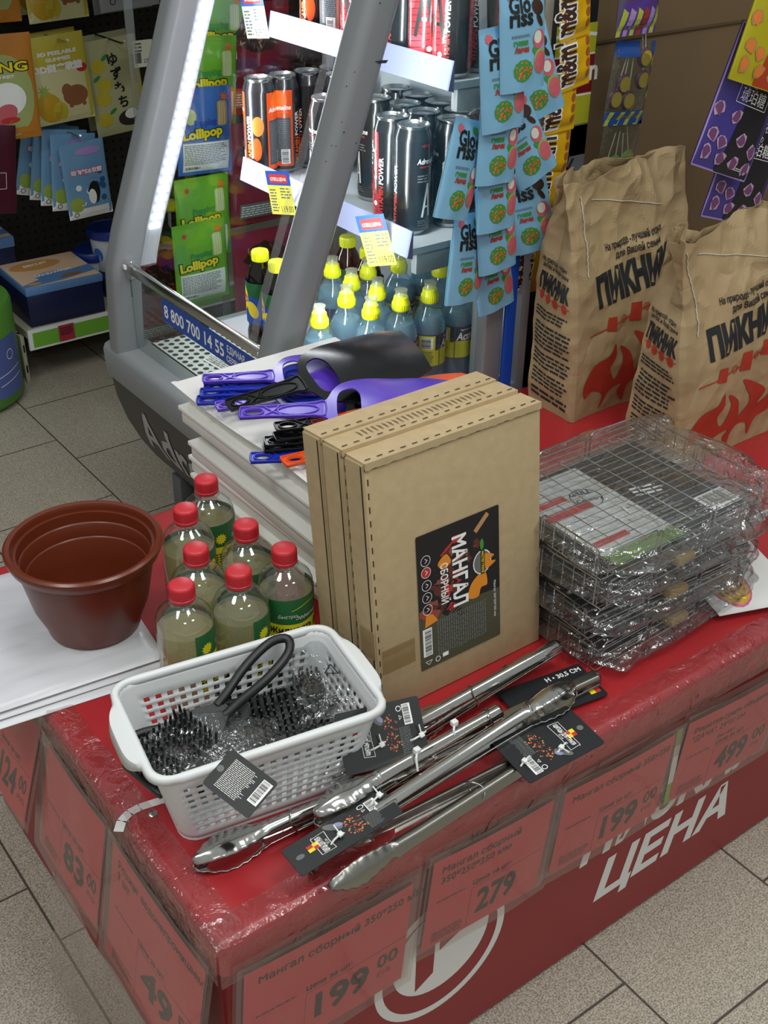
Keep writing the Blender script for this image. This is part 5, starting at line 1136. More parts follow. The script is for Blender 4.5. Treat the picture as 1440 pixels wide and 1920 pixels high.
    th = MB(); P = [onsurf(Vector((X(.03 + .0006 * math.sin(k)), H * .93 - k * .006, .001))) for k in range(24)]; th.tube([p + Vector((.0015 * (k % 2), 0, 0)) for k, p in enumerate(P)], .0011, 'thread', 5)
    th.tube([onsurf(Vector((X(.06 + k * W * .026), H * (.90 - .004 * k), .0006))) for k in range(22)], .0008, 'thread', 5); th.build('stitching', t)
    return t
sack('brown paper charcoal sack behind the wire baskets, between the cooler and the right sack', 1.085, 0.60, 0.29, 0.115, 0.43, 4, lean=.05, ear=.02)
sack('brown paper charcoal sack at the right edge, standing in front of the other sack', 1.105, 0.375, 0.29, 0.11, 0.395, 31, lean=.03, ear=.045)

# ------------------------------------------------------------------ large carton and printed cooler side behind the sacks
mat('carton_brown', '#6f5a3e', 0.8, vary=.05, vscale=5, bump=.05); mat('carton_crease', '#57452e', .9)
t = thing('large_carton', 'tall brown cardboard carton standing behind the charcoal sacks', 'box', (1.312, 0.90, FZ))
MB().rbox((0, 0, 0), (.75, .35, 1.28), 'carton_brown', .004).build('carton_body', t)
MB().box((0, -.004, 1.02), (.75, 0.0, 1.40), 'carton_brown').box((0, -.0046, 1.018), (.75, -.003, 1.023), 'carton_crease').build('flap', t)
mat('disp_dark', '#1d2026', .4); mat('disp_lime', '#b9b92c', .4); mat('disp_red', '#7c1420', .4); mat('disp_grey', '#6e7278', .4); mat('disp_blue', '#1c50c0', .4)
t = thing('printed_display_stand', 'narrow dark display stand with yellow, red and grey printing behind the candy strips', 'display stand', (1.205, 0.845, FZ))
MB().rbox((-.02, 0, 0), (.10, .3, 1.55), 'disp_dark', .004).build('stand_body', t)
a = MB(); zz = lambda py, x=1.2: aty(1085, py, .845).z - FZ
a.rect(.0, zz(290), .10, zz(160), 'disp_grey', .0001).rect(-.0, zz(330), .1, zz(235), 'disp_grey', .0001)
a.rect(.0, zz(232), .10, zz(45), 'disp_lime', .0002); a.rect(.0, zz(175), .10, zz(105), 'disp_red', .0003); a.line([(.0, zz(178)), (.1, zz(178))], .003, 'white_print', .0004).line([(.0, zz(103)), (.1, zz(103))], .003, 'white_print', .0004)
a.text('pton', .02, zz(152), .05, 'white_print', bold=.03, h=.0006); a.line([(0, zz(65)), (.05, zz(60)), (.1, zz(68))], .006, 'white_print', .0005)
hx, hz = .045, zz(320)
a.disc(hx, hz, .016, 'disp_dark', ry=.02, h=.0005)
for k, (dx, dz) in enumerate(((-.018, .004), (-.009, .034), (.0, .04), (.009, .036), (.017, .026))): a.line([(hx + dx * .5, hz), (hx + dx * 1.5, hz + dz)], .006, 'disp_dark', .0005)
a.poly([(hx - .012, hz), (hx + .014, hz), (hx - .02, hz - .12), (hx - .05, hz - .12)], 'disp_dark', .0005)
a.map(lambda v: (v.x - .0, -v.z - .0004, v.y)).build('printing', t, sharp=0)
MB().box((1.072, NY - .03, -.05), (1.094, NY - .022, .30), 'disp_blue').box((1.094, NY - .03, -.3), (1.15, NY + .03, .32), 'disp_dark')
o = MB().box((1.072, NY - .034, -.05), (1.094, NY - .026, .30), 'disp_blue').build('blue_trim', ck)

# ------------------------------------------------------------------ pouches
mat('pack_sky', '#7fb6d6', .3, spec=.6, bump=.12, bscale=14); mat('pack_teal', '#35545c', .5); mat('choc', '#3a2418', .4); mat('guava', '#c8606a', .5); mat('guava_skin', '#9aa860', .5); mat('lychee', '#dcdcd0', .4)
mat('pack_yellow', '#dfae12', .28, spec=.6, bump=.12, bscale=14); mat('choc_brown', '#3c221a', .4); mat('caramel', '#a85a2c', .4)
def pouch(name, label, cat, group, body, art, w_, h_, T, mw, crimp=.01, saw=False, stand=False, mats=None, mesh=None):
    t = thing(name, label, cat, mw=mw, group=group)
    def prof(u, v):                                # thickness of the pillow
        a = max(0, min(1, (v * h_ - crimp) / (h_ * .16))) if not stand else .55 + .45 * min(1, v * 4); b = max(0, min(1, ((1 - v) * h_ - crimp) / (h_ * .22))); c = max(0, 1 - abs(2 * u - 1) ** 2.6)
        return T * .5 * math.sqrt(max(0, c)) * (a ** .5) * (b ** .6) * (1 if not stand else (1.15 - .4 * v))
    def S(side): return lambda u, v: (-w_ / 2 + w_ * u * (1) , -side * (prof(u, v) * (1 + .25 * nz(u * 3, v * 4, w_ * 90)) + .0004), h_ * v + (.0012 * (-1) ** round(u * 40) if saw and (v < .001 or v > .999) else 0))
    m = MB(); m.grid(S(1), 40, 30, body).grid(S(-1), 40, 30, body)
    if stand: m.grid(lambda u, v: Vector(S(1)(u, 0)).lerp(Vector(S(-1)(u, 0)), v) + Vector((0, 0, .010 * math.sin(v * PI))), 20, 4, mats or body)
    m.build('pouch_body', t, sharp=60)
    a = MB(); art(a, w_, h_); a.cut(w_ / 10, h_ / 14)
    def mp(v):
        u, q = (v.x + w_ / 2) / w_, v.y / h_; p = S(1)(min(1, max(0, u)), min(1, max(0, q))); return (v.x, p[1] - .0007 - v.z, v.y)
    a.map(mp).build('printing', t, sharp=0); return t
def seg_fan(a, pts, m, h): a.poly(pts, m, h)
def art_sky(a, w, h):
    a.text('Glo', -w * .34, h * .735, .034, 'black_print', bold=.035, fit=w * .46).text('riss', -w * .34, h * .62, .034, 'black_print', bold=.035, fit=w * .5)
    a.fine(-w * .30, h * .51, w * .12, h * .54, 2, 'grey_print'); a.text('гуава', -w * .26, h * .44, .0115, 'green_print', bold=.05, fit=w * .3).text('личи', -w * .24, h * .375, .0115, 'sack_red', bold=.05, fit=w * .3)
    a.disc(-w * .06, h * .2, w * .2, 'green_print', wob=.05, n=26); g = random.Random(4)
    for k in range(34): r = g.random() ** .5 * w * .16; q = g.random() * 6.28; a.disc(-w * .06 + r * math.cos(q), h * .2 + r * math.sin(q), w * .026, g.choice(['wood_print', 'orange_print', 'caramel']), ry=w * .018, rot=g.random() * 3, n=7, h=.0004 + .000003 * k)
    a.disc(w * .33, h * .26, w * .16, 'guava_skin', ry=h * .12, h=.0003); a.disc(w * .33, h * .25, w * .14, 'guava', ry=h * .105, h=.0005); a.disc(w * .3, h * .47, w * .14, 'guava', ry=h * .09, h=.0004); a.disc(w * .27, h * .49, w * .09, 'lychee', ry=h * .06, h=.0006)
    a.disc(w * .22, h * .36, w * .06, 'green_print', ry=h * .05, h=.0002, rot=.6); a.disc(w * .28, h * .76, w * .12, 'choc', ry=h * .08, rot=.8, h=.0005); a.disc(w * .32, h * .64, w * .05, 'choc', ry=h * .07, rot=.5, h=.0006); a.disc(w * .32, h * .86, w * .12, 'guava', ry=h * .05, h=.0003); a.disc(w * .12, h * .9, w * .08, 'green_print', ry=h * .04, h=.0003, rot=.5)
    a.star(-w * .3, h * .9, .006, .008, 8, 'guava')
def art_mm(a, w, h):
    a.text("m&m's", -w * .12, h * .5, .055, 'white_print', bold=.09, align='c', rot=PI / 2, h=.0003, fit=h * .88); a.text("m&m's", -w * .12, h * .5, .055, 'choc_brown', bold=.03, align='c', rot=PI / 2, h=.0006, fit=h * .82)
    a.rrect(-w * .44, h * .22, -w * .32 + 0, h * .5, .004, 'caramel', .0004)
    for k in range(4): a.disc(w * .34, h * (.2 + .17 * k), w * .07, 'caramel', ry=h * .07, h=.0004)
S2V = Vector
def hung(px, py, y, ang, yaw=0.0, tilt=0.0):        # bottom centre of a hanging pack, leaning ang clockwise in the photo
    p = aty(px, py, y); return Matrix.Translation(p) @ Matrix.Rotation(yaw, 4, 'Z') @ Matrix.Rotation(ang, 4, 'Y') @ Matrix.Rotation(tilt, 4, 'X')
def hang_set(name, cat, group, body, art, w_, h_, T, items, **kw):
    first = None
    for (px, py, y, ang, yaw, lab) in items:
        mw = hung(px, py, y, math.radians(ang), yaw)
        if first is None: first = pouch(name, lab, cat, group, body, art, w_, h_, T, mw, **kw)
        else: dup(first, lab, mw=mw)
    return first
b_ = 'sky-blue candy pouch '
hang_set('candy_pouch', 'candy pouch', 'sky-blue candy pouches on the hanging strip', 'pack_sky', art_sky, .082, .156, .022, [
    (978, 168, .675, -5, -.12, b_ + 'at the top of the hanging strip, its logo in full'), (942, 242, .69, -6, -.08, b_ + 'second from the top of the hanging strip'), (843, 410, .715, 16, .15, b_ + 'slanting to the lower left in front of the cans'),
    (1018, 215, .735, -20, -.3, b_ + 'turned to the right beside the yellow packs, upper one'), (926, 343, .705, 2, .0, b_ + 'third down, in the middle of the strip'), (1008, 332, .72, -30, -.2, b_ + 'swinging out to the right at mid height'),
    (928, 430, .72, -2, 0, b_ + 'fourth down, in the middle of the strip'), (1002, 468, .745, -14, -.5, b_ + 'edge-on at the right below the swinging one'), (932, 505, .735, -7, -.05, b_ + 'second from the bottom, broad one'),
    (865, 566, .75, 5, .1, b_ + 'at the lower left above the water bottles'), (930, 577, .765, -12, -.05, b_ + 'lowest one, above the cooler side panel')], stand=True, mats='pack_teal')
y_ = 'yellow chocolate candy pack '
hang_set('chocolate_pack', 'candy pack', 'yellow chocolate packs on the hanging strip', 'pack_yellow', art_mm, .07, .105, .016, [
    (1078, 72, .755, -8, .05, y_ + 'at the top of its strip'), (1078, 165, .765, -8, .05, y_ + 'second from the top of its strip'), (1048, 248, .775, -3, .0, y_ + 'third from the top of its strip'), (1033, 335, .785, 2, 0, y_ + 'fourth from the top of its strip'),
    (1022, 400, .79, 4, 0, y_ + 'fifth from the top of its strip'), (1008, 470, .795, 6, 0, y_ + 'sixth from the top of its strip'), (988, 548, .80, 6, 0, y_ + 'lowest of its strip, beside the sack')], saw=True)
# clip strips that carry them
MB().add([aty(945, -20, .70), aty(952, -20, .70), aty(925, 520, .77), aty(918, 520, .77)], [(0, 1, 2, 3)], 'acrylic')
for l, a0, a1, y0, y1 in (('clear plastic clip strip carrying the sky-blue pouches', (960, -60), (915, 560), .712, .778), ('clear plastic clip strip carrying the yellow chocolate packs', (1062, -60), (985, 500), .775, .812)):
    A, B = aty(*a0, y0 + .01), aty(*a1, y1 + .01); A.y = B.y = y1 + .012
    tag(MB().add([A - Vector((.008, 0, 0)), A + Vector((.008, 0, 0)), B + Vector((.008, 0, 0)), B - Vector((.008, 0, 0)), A + Vector((-.008, .0008, 0)), A + Vector((.008, .0008, 0)), B + Vector((.008, .0008, 0)), B + Vector((-.008, .0008, 0))], [(0, 1, 2, 3), (4, 7, 6, 5), (0, 3, 7, 4), (1, 5, 6, 2)], 'acrylic').build('clip_strip'), l, 'clip strip')
# lollipop packs with passion fruit
film('pack_clear', '#eef0ea', .05, bump=.5, bscale=30, gloss=1.3, haze=.12, hazecol='#a9b09a'); mat('zig_blue', '#2a4f9a', .35); mat('zig_lime', '#b4c04a', .35); mat('zig_purple', '#5b3f8e', .35); mat('lilac', '#a98fc9', .35); mat('passion_rind', '#5a2a5c', .4); mat('passion_seed', '#c0a83a', .4); mat('stick', '#d8d8cc', .5); mat('leafy', '#7d9a4a', .5)
def art_l1(a, w, h):
    a.rect(-w * .5, 0, w * .5, h * .45, 'zig_purple', 0)
    for k in range(6): a.poly([(-w * .5 + w * k / 6, 0), (-w * .5 + w * (k + .6) / 6, 0), (-w * .5 + w * (k + 1.2 if k < 5 else 6) / 6, h * .3), (-w * .5 + w * (k + .5) / 6, h * .36)], ['zig_lime', 'lilac', 'zig_lime', 'sack_red', 'lilac', 'zig_lime'][k], .0002)
    a.text('LOLLIPOP', -w * .1, h * .75, .014, 'white_print', align='c').text('水果', -w * .25, h * .6, .016, 'white_print', align='c').text('百香', -w * .25, h * .5, .011, 'white_print', align='c')
def art_l2(a, w, h):
    a.rect(-w * .5, h * .82, w * .1, h, 'zig_blue', 0).rect(w * .42, 0, w * .5, h, 'zig_blue', 0).rect(-w * .5, 0, w * .5, h * .18, 'zig_blue', 0)
    for k in range(4): x = -w * .48 + w * .25 * k; a.poly([(x, 0), (x + w * .1, 0), (x + w * .18, h * .17), (x + w * .08, h * .17)], 'zig_lime', .0002)
    for k in range(3): a.poly([(w * .42, h * (.3 + .2 * k)), (w * .5, h * (.36 + .2 * k)), (w * .5, h * (.44 + .2 * k)), (w * .42, h * (.38 + .2 * k))], 'zig_lime', .0002)
def lolly_pack(name, lab, px, py, y, ang, w_, h_, art, inner):
    t = pouch(name, lab, 'candy pack', 'clear lollipop packs beside the cardboard', 'pack_clear', art, w_, h_, .02, hung(px, py, y, math.radians(ang)))
    for x, z in inner:
        l = MB(); l.lathe([(.0, -.005), (.014, -.005), (.0175, 0), (.014, .005), (0, .005)], 'passion_rind' if name != 'green_lollipop_pack' else 'leafy', 20, X=Matrix.Translation((x, .0, z)) @ Matrix.Rotation(PI / 2, 4, 'X'), cap0=False, cap1=False)
        l.lathe([(0, .0054), (.0135, .0054)], 'passion_seed' if name != 'green_lollipop_pack' else 'zig_lime', 18, X=Matrix.Translation((x, .0, z)) @ Matrix.Rotation(PI / 2, 4, 'X'), cap0=False, cap1=False); l.tube([(x, 0, z + .01), (x * .5, .001, z + h_ * .5)], .0011, 'stick', 6); l.build('lollipop', t)
    return t
lolly_pack('patterned_lollipop_pack', 'purple and lime patterned lollipop pack at the top, in front of the cardboard', 1190, 65, .775, 0, .1, .13, art_l1, ())
lolly_pack('passion_fruit_lollipop_pack', 'clear lollipop pack with round passion fruit lollipops and blue zigzag foot', 1165, 234, .79, 5, .104, .145, art_l2, ((-.03, .046), (.004, .043), (.034, .078), (.03, .116), (-.014, .072)))
lolly_pack('green_lollipop_pack', 'lowest clear lollipop pack with green lollipops, just above the sack', 1150, 330, .80, 5, .098, .12, lambda a, w, h: a.rect(w * .4, h * .1, w * .5, h, 'lilac', 0), ((-.025, .02), (-.004, .022), (.015, .018), (.03, .03)))
# purple and yellow jelly pouches
mat('jelly_purple', '#463c92', .3, spec=.6, bump=.1); mat('jelly_black', '#1c1a22', .3, spec=.6); mat('jelly_edge', '#a88cc8', .35); mat('jelly_yellow', '#b9b018', .3, spec=.6, bump=.1); mat('jelly_red', '#b8401c', .35); mat('gem', '#7a4a78', .25); mat('gem_hi', '#c9a8c4', .3); mat('gem_or', '#e8843a', .3)
def art_jelly(pal):
    def f(a, w, h):
        c2, edge, gem, hi, ink = pal
        a.poly([(-w * .1, 0), (w * .5, 0), (w * .5, h), (w * .08, h)], c2, .0001); a.frame(-w * .49, h * .006, w * .49, h * .99, .003, edge, .0003)
        a.frame(-w * .2, h * .5, w * .34, h * .8, .0012, ink, .0004); a.text('の', w * .05, h * .62, .014, ink, align='c').text('琥珀糖', w * .07, h * .525, .026, ink, align='c', fit=w * .44, h=.0005).text('月夜', w * .05, h * .70, .020, ink, align='c')
        g = random.Random(2)
        for k in range(10): x, z = w * (-.4 + .27 * (k % 4) + g.uniform(-.05, .05)), h * (.09 + .15 * (k // 4) + g.uniform(-.03, .03)); r = w * .07; a.disc(x, z, r, hi, ry=r * 1.25, rot=g.random() * 3, n=8, wob=.15, h=.0005); a.disc(x, z, r * .82, gem, ry=r, rot=g.random() * 3, n=7, wob=.2, h=.0006)
        a.fine(w * .2, h * .04, w * .42, h * .08, 3, ink)
    return f
pj = art_jelly(('jelly_black', 'jelly_edge', 'gem', 'gem_hi', 'white_print')); yj = art_jelly(('jelly_red', 'jelly_yellow', 'gem_or', 'wood_print', 'black_print'))
pouch('jelly_pouch', 'purple and black jelly pouch with a white framed title, at the right edge', 'candy pouch', 'jelly pouches at the right edge', 'jelly_purple', pj, .17, .24, .012, hung(1345, 325, .60, math.radians(20), 0))
pouch('jelly_pouch', 'purple jelly pouch peeking out below the larger one, above the right sack', 'candy pouch', 'jelly pouches at the right edge', 'jelly_purple', pj, .17, .24, .012, hung(1362, 415, .63, math.radians(17), 0))
pouch('yellow_jelly_pouch', 'yellow and orange jelly pouch in the top right corner', 'candy pouch', None, 'jelly_yellow', yj, .17, .24, .012, hung(1418, 165, .57, math.radians(17), 0))
MB().box((0, 0, 0), (.001, .001, .001), 'black_print')
# small pack lying at the right end of the table
mat('snack_print', '#c99a3a', .4); mat('snack_pink', '#c8508c', .4)
p = at(1440, 1085, .006)
def art_snack(a, w, h):
    a.disc(-w * .2, h * .35, w * .22, 'snack_pink', ry=h * .3, h=.0001); a.disc(-w * .2, h * .35, w * .205, 'snack_print', ry=h * .28, h=.0002); g = random.Random(9)
    for k in range(60): r = g.random() ** .5; q = g.random() * 6.28; a.disc(-w * .2 + r * w * .17 * math.cos(q), h * .35 + r * h * .24 * math.sin(q), .0035, g.choice(['passion_rind', 'wood_print', 'yellow_print', 'caramel']), ry=.002, rot=g.random() * 3, n=7, h=.0003 + .000003 * k)
    a.rect(w * -.1, h * .74, w * .4, h * .77, 'sack_red'); a.text('к чаю', w * .05, h * .84, .02, 'blue_print', bold=.04)
pouch('snack_pouch', 'white snack pouch printed with roasted nuts lying flat at the right table edge', 'snack pouch', None, 'paper_white', art_snack, .14, .16, .014, Matrix.Translation(at(1432, 1140, .012)) @ Matrix.Rotation(-.35, 4, 'Z') @ Matrix.Rotation(-PI / 2 + .02, 4, 'X') )

# pouches hanging beyond the far side of the cooler
mat('pop_green', '#6fae2c', .3, spec=.6, bump=.15); mat('pop_blue', '#3f6fc0', .3, spec=.6, bump=.15); mat('berry_red', '#8a2238', .35, spec=.6, bump=.15); mat('twig', '#5b4638', .5); mat('plum', '#6d3a58', .5); mat('popsicle', '#c6cf8a', .4); mat('popsicle_tan', '#c9a26a', .4)
def art_pop(tan, green):
    def f(a, w, h):
        a.disc(-w * .3, h * .86, .005, 'red_print').star(w * .34, h * .88, .004, .012, 8, 'orange_print'); a.text('Popping', -w * .02, h * .58, .016, 'green_print' if green else 'blue_print', bold=.08, align='c', rot=.06)
        a.text('Lollipop', -w * .06, h * .44, .026, 'black_print', bold=.12, align='c', rot=.08, fit=w * .76, h=.0003); a.text('Lollipop', -w * .06, h * .44, .026, 'yellow_print', bold=.05, align='c', rot=.08, fit=w * .72, h=.0006)
        a.rrect(w * .2, h * .56, w * .38, h * .84, .006, 'popsicle_tan' if tan else 'popsicle', .0004)
        for k in range(3): a.line([(w * (.24 + .045 * k), h * .58), (w * (.24 + .045 * k), h * .82)], .0008, 'white_print', .0006)
        a.disc(-w * .28, h * .68, .012, 'pop_green' if green else 'popsicle', h=.0003, ry=.016); a.rect(-w * .42, h * .04, w * .42, h * .38, 'white_print', .0002); a.fine(-w * .4, h * .12, w * .38, h * .36, 12, 'grey_print', h=.0004); a.barcode(-w * .4, h * .05, -w * .1, h * .1, 'white_print', 'black_print')
    return f
def art_berry(a, w, h):
    g = random.Random(6); a.disc(0, h * .72, w * .34, 'choc', ry=h * .16, wob=.1, h=.0001)
    for k in range(40): a.disc(w * g.uniform(-.3, .3), h * g.uniform(.6, .84), .008, g.choice(['twig', 'twig', 'wood_print', 'plum']), ry=.0018, rot=g.random() * 3, n=6, h=.0003)
    a.disc(-w * .2, h * .46, w * .2, 'plum', ry=h * .07, h=.0002); a.disc(w * .2, h * .4, w * .16, 'plum', ry=h * .06, h=.0002); a.rect(-w * .36, h * .06, w * .36, h * .22, 'grey_print', .0002); a.fine(-w * .34, h * .08, w * .34, h * .2, 5, 'white_print', h=.0004)
gp = 'green popping-candy pouch beyond the far end of the cooler, '; bp = 'blue popping-candy pouch beyond the far end of the cooler, '
hang_set('popping_candy_pouch', 'candy pouch', 'green popping-candy pouches', 'pop_green', art_pop(0, 1), .128, .175, .018, [(382, 562, 1.47, 0, 0, gp + 'lowest'), (385, 482, 1.485, 1, 0, gp + 'second from below'), (392, 235, 1.515, 4, 0, gp + 'third from below'), (402, 150, 1.53, 6, 0, gp + 'topmost')])
hang_set('popping_candy_pouch', 'candy pouch', 'blue popping-candy pouches', 'pop_blue', art_pop(1, 0), .128, .175, .018, [(385, 325, 1.50, 3, 0, bp + 'lower'), (400, 75, 1.545, 6, 0, bp + 'upper')])
hang_set('dried_berry_pouch', 'candy pouch', 'dark red pouches beyond the cooler', 'berry_red', art_berry, .16, .22, .02, [(500, 602, 1.49, 0, .0, 'dark red pouch beyond the cooler, lowest, behind the tea bottles'), (490, 415, 1.51, 1, 0, 'dark red pouch beyond the cooler, middle of its column'), (482, 210, 1.53, 2, 0, 'dark red pouch beyond the cooler, top of its column')])
hang_set('dried_berry_pouch', 'candy pouch', 'dark red pouches beyond the cooler', 'berry_red', art_berry, .16, .22, .02, [(300, 640, 1.72, 0, .0, 'dark red pouch far behind the phone sticker of the cooler'), (580, 250, 1.60, 3, 0, 'dark red pouch behind the orange cans')])
tag(MB().box((.905, 1.548, -.1), (.925, 1.552, 1.2), 'acrylic').build('clip_strip'), 'clear plastic clip strip behind the popping-candy pouches', 'clip strip')
for px, py, y, l in ((300, 640, 1.735, 'clear plastic clip strip far behind the phone sticker'), (580, 250, 1.615, 'clear plastic clip strip behind the orange cans')):
    p = aty(px, py, y); tag(MB().box((p.x - .01, y, p.z), (p.x + .01, y + .003, 1.3), 'acrylic').build('clip_strip'), l, 'clip strip')

# ------------------------------------------------------------------ wall unit at the far left
mat('peg_dark', '#2b2822', .7); mat('peg_hole', '#0c0b0a', .9); mat('unit_cream', '#b9b5a0', .5); mat('rail_green', '#6fae35', .45); mat('tag_crimson', '#a82e42', .5); mat('unit_dark', '#33332f', .8)
t = thing('wall_shelf_unit', 'dark pegboard shelf unit with a low shelf and green price rail at the far left', 'shelf unit', (.66, 2.2, FZ))
UX = 2.0
MB().box((-.9, .42, 0.0), (UX, .44, 1.9), 'peg_dark').build('pegboard', t)
h = MB()
for i in range(44):
    for j in range(34): h.disc(-.28 + .025 * i, .22 + .025 * j, .0045, 'peg_hole', n=8)
h.map(lambda v: (v.x, .4195 - v.z, v.y)); tag(h.build('peg_holes', t, sharp=0), kind='stuff')
sz = .155
MB().box((0, .0, sz - .02), (UX, .42, sz), 'unit_cream').build('shelf_board', t)
r = MB(); r.box((0, -.012, sz - .052), (UX, -.004, sz + .004), 'white_plastic').rect(.012, sz - .046, UX, sz - .004, 'rail_green', 0); r.V = [v if k < 8 else Vector((v.x, -.0126 - v.z, v.y)) for k, v in enumerate(r.V)]; r.build('price_rail', t)
c = MB(); c.rect(.085, sz - .046, .13, sz + .0, 'tag_crimson', 0).fine(.09, sz - .03, .126, sz - .006, 5, 'black_print', h=.0003); c.map(lambda v: (v.x, -.0135 - v.z, v.y)).build('price_label', t, sharp=0)
br_ = MB(); br_.rbox((-.012, .02, .0), (.0, .06, sz - .02), 'unit_cream', .003).add([(-.008, .04, sz - .02), (-.008, .40, sz - .02), (-.008, .40, .03), (-.008, .06, .03), (-.002, .04, sz - .02), (-.002, .40, sz - .02), (-.002, .40, .03), (-.002, .06, .03)], [(0, 1, 2, 3), (7, 6, 5, 4), (0, 4, 5, 1), (3, 2, 6, 7), (0, 3, 7, 4)], 'unit_cream')
for k in range(2): br_.box((-.0075, .016, .03 + .06 * k), (-.0045, .0205, .05 + .06 * k), 'peg_hole')
br_.lathe([(.008, -.0), (.008, .006)], 'unit_cream', 12, X=Matrix.Translation((-.006, .04, 0.0))); br_.build('side_bracket', t)
MB().box((.0, .30, 0), (UX, .32, sz - .03), 'unit_dark').build('kick_board', t)
MB().box((-.9, -.42, 1.25), (UX, .44, 1.28), 'unit_cream').build('unseen_shade_shelf', t)  # unseen shelf above the view, extended forward to shade the pegboard goods
# biscuit boxes
mat('box_navy', '#141c44', .45); mat('box_blue', '#5d86bd', .45); mat('box_peach', '#e0c0a0', .5); mat('box_orange', '#d09858', .5); mat('biscuit', '#8a6a4c', .5)
def biscuit_box(label, x, y, z, w_, d_, h1, h2, rz):
    t = thing('biscuit_box', label, 'box', (x, y, z), (0, 0, rz), 'blue biscuit boxes on the low shelf')
    MB().rbox((0, 0, 0), (w_, d_, h1), 'box_navy' if h1 > .06 else 'box_blue', .003).build('tray', t)
    l = MB(); l.rbox((-.002, -.002, h1 + .0004), (w_ + .002, d_ + .002, h1 + h2), 'box_blue', .002); l.build('lid', t)
    a = MB(); a.rect(0.002, 0.002, w_ - .002, d_ - .002, 'box_peach', 0); a.poly([(0, d_ * .1), (w_ * .4, d_ * .3), (w_, d_ * .42), (w_, d_ * .18), (w_ * .5, d_ * .06), (0, .004)], 'box_blue', .0002); a.disc(w_ * .4, d_ * .74, w_ * .34, 'box_orange', ry=d_ * .17, h=.0002); a.disc(w_ * .48, d_ * .3, w_ * .24, 'box_blue', ry=d_ * .13, h=.0003)
    a.text('SANDWICH', w_ * .5, d_ * .34, .02, 'white_print', bold=.04, align='c', h=.0005, rot=.1); a.text('BISCUIT', w_ * .42, d_ * .74, .02, 'white_print', bold=.04, align='c', h=.0005, rot=.1); a.poly([(w_ * .5, d_ * .14), (w_ * .74, d_ * .12), (w_ * .84, d_ * .22), (w_ * .62, d_ * .25)], 'biscuit', .0006); a.disc(w_ * .16, d_ * .1, .018, 'box_orange', ry=.008, h=.0005)
    a.map(lambda v: (v.x, v.y, h1 + h2 + .0006 + v.z)).build('lid_print', t, sharp=0)
bz = FZ + sz + .001; q = aty(60, 618, 2.21)
biscuit_box('navy biscuit box with a light blue illustrated lid, front of the low shelf', q.x, 2.212, bz, .215, .21, .088, .022, -.02)
biscuit_box('light blue biscuit box standing behind the navy one at the left', q.x - .14, 2.425, bz, .20, .17, .155, .03, -.02)
# ice-cream style tubs with blue lids
mat('tub_white', '#cfd4da', .4); mat('tub_blue', '#16307e', .35)
def tub(label, px, py, y, z, r):
    p = aty(px, py, y); t = thing('lidded_tub', label, 'tub', (p.x, y, z), group='tubs with blue lids on the low shelf'); hh = r * 1.7
    b = MB().lathe([(r * .8, 0), (r * .83, .003), (r * .97, hh)], 'tub_white', 28, cap1=False); b.build('tub_body', t); a = MB(); a.disc(r * .2, hh * .5, r * .5, 'tub_blue', ry=hh * .3, h=0).disc(r * .2, hh * .5, r * .3, 'white_print', ry=hh * .18, h=.0003); a.disc(-r * 1.2, hh * .5, r * .3, 'pop_blue', ry=hh * .2, h=0)
    a.cut(r / 5, 0).map(lambda v: ((r * .8 + .17 * r * v.y / hh + .001 + v.z) * math.sin(v.x / r), -(r * .8 + .17 * r * v.y / hh + .001 + v.z) * math.cos(v.x / r), v.y)).build('printing', t)
    MB().lathe([(r * 1.0, hh - .004), (r * 1.08, hh - .004), (r * 1.08, hh + .016), (r * 1.02, hh + .02), (r * .98, hh + .017)], 'tub_blue', 32).build('lid', t)
tub('white tub with blue lid, lower one behind the navy biscuit box', 176, 480, 2.40, bz, .055)
tub('white tub with blue lid, taller one half hidden by the far cooler pillar', 206, 440, 2.36, bz + .06, .06)
MB()
o = MB().rbox((aty(206, 440, 2.36).x - .06, 2.30, bz), (aty(206, 440, 2.36).x + .2, 2.42, bz + .058), 'box_navy', .003).build('biscuit_box'); tag(o, 'plain navy box under the taller white tub, behind the cooler pillar', 'box', 'blue biscuit boxes on the low shelf')
# peg pouches
mat('gum_yellow', '#c9b83a', .4, bump=.1); mat('gum_cream', '#d8d2a0', .4); mat('pear', '#c9a02a', .4); mat('animal_brown', '#96603c', .5); mat('yuzu_pale', '#b9b98c', .5); mat('ice_blue', '#6f9cc4', .35, bump=.12); mat('ice_dark', '#2f5a8c', .4); mat('lime_fruit', '#9ab04c', .4); mat('king_green', '#a6b070', .4); mat('king_orange', '#c07c2c', .4); mat('wine', '#4a1428', .4); mat('foil', '#a9adb2', .3)
def a_gum(a, w, h):
    a.rect(-w * .5, 0, w * .5, h * .62, 'gum_cream', 0); a.text('3D PEELABLE', 0, h * .79, .012, 'white_print', bold=.05, align='c', fit=w * .66).text('GUMMIES', 0, h * .72, .012, 'white_print', bold=.05, align='c', fit=w * .42).text('3D剥皮软糖', 0, h * .61, .02, 'white_print', bold=.06, align='c', fit=w * .8, h=.0006)
    a.disc(-w * .26, h * .2, w * .2, 'pear', ry=h * .18, rot=.3).disc(-w * .1, h * .14, w * .13, 'gum_yellow', ry=h * .12).star(-w * .32, h * .4, .008, .018, 9, 'lime_fruit'); a.disc(w * .2, h * .3, w * .22, 'animal_brown', ry=h * .12).disc(w * .06, h * .37, w * .09, 'animal_brown', ry=h * .08); a.disc(w * .1, h * .19, .006, 'animal_brown').disc(w * .33, h * .19, .006, 'animal_brown'); a.disc(w * .38, h * .6, w * .1, 'red_print', ry=h * .05)
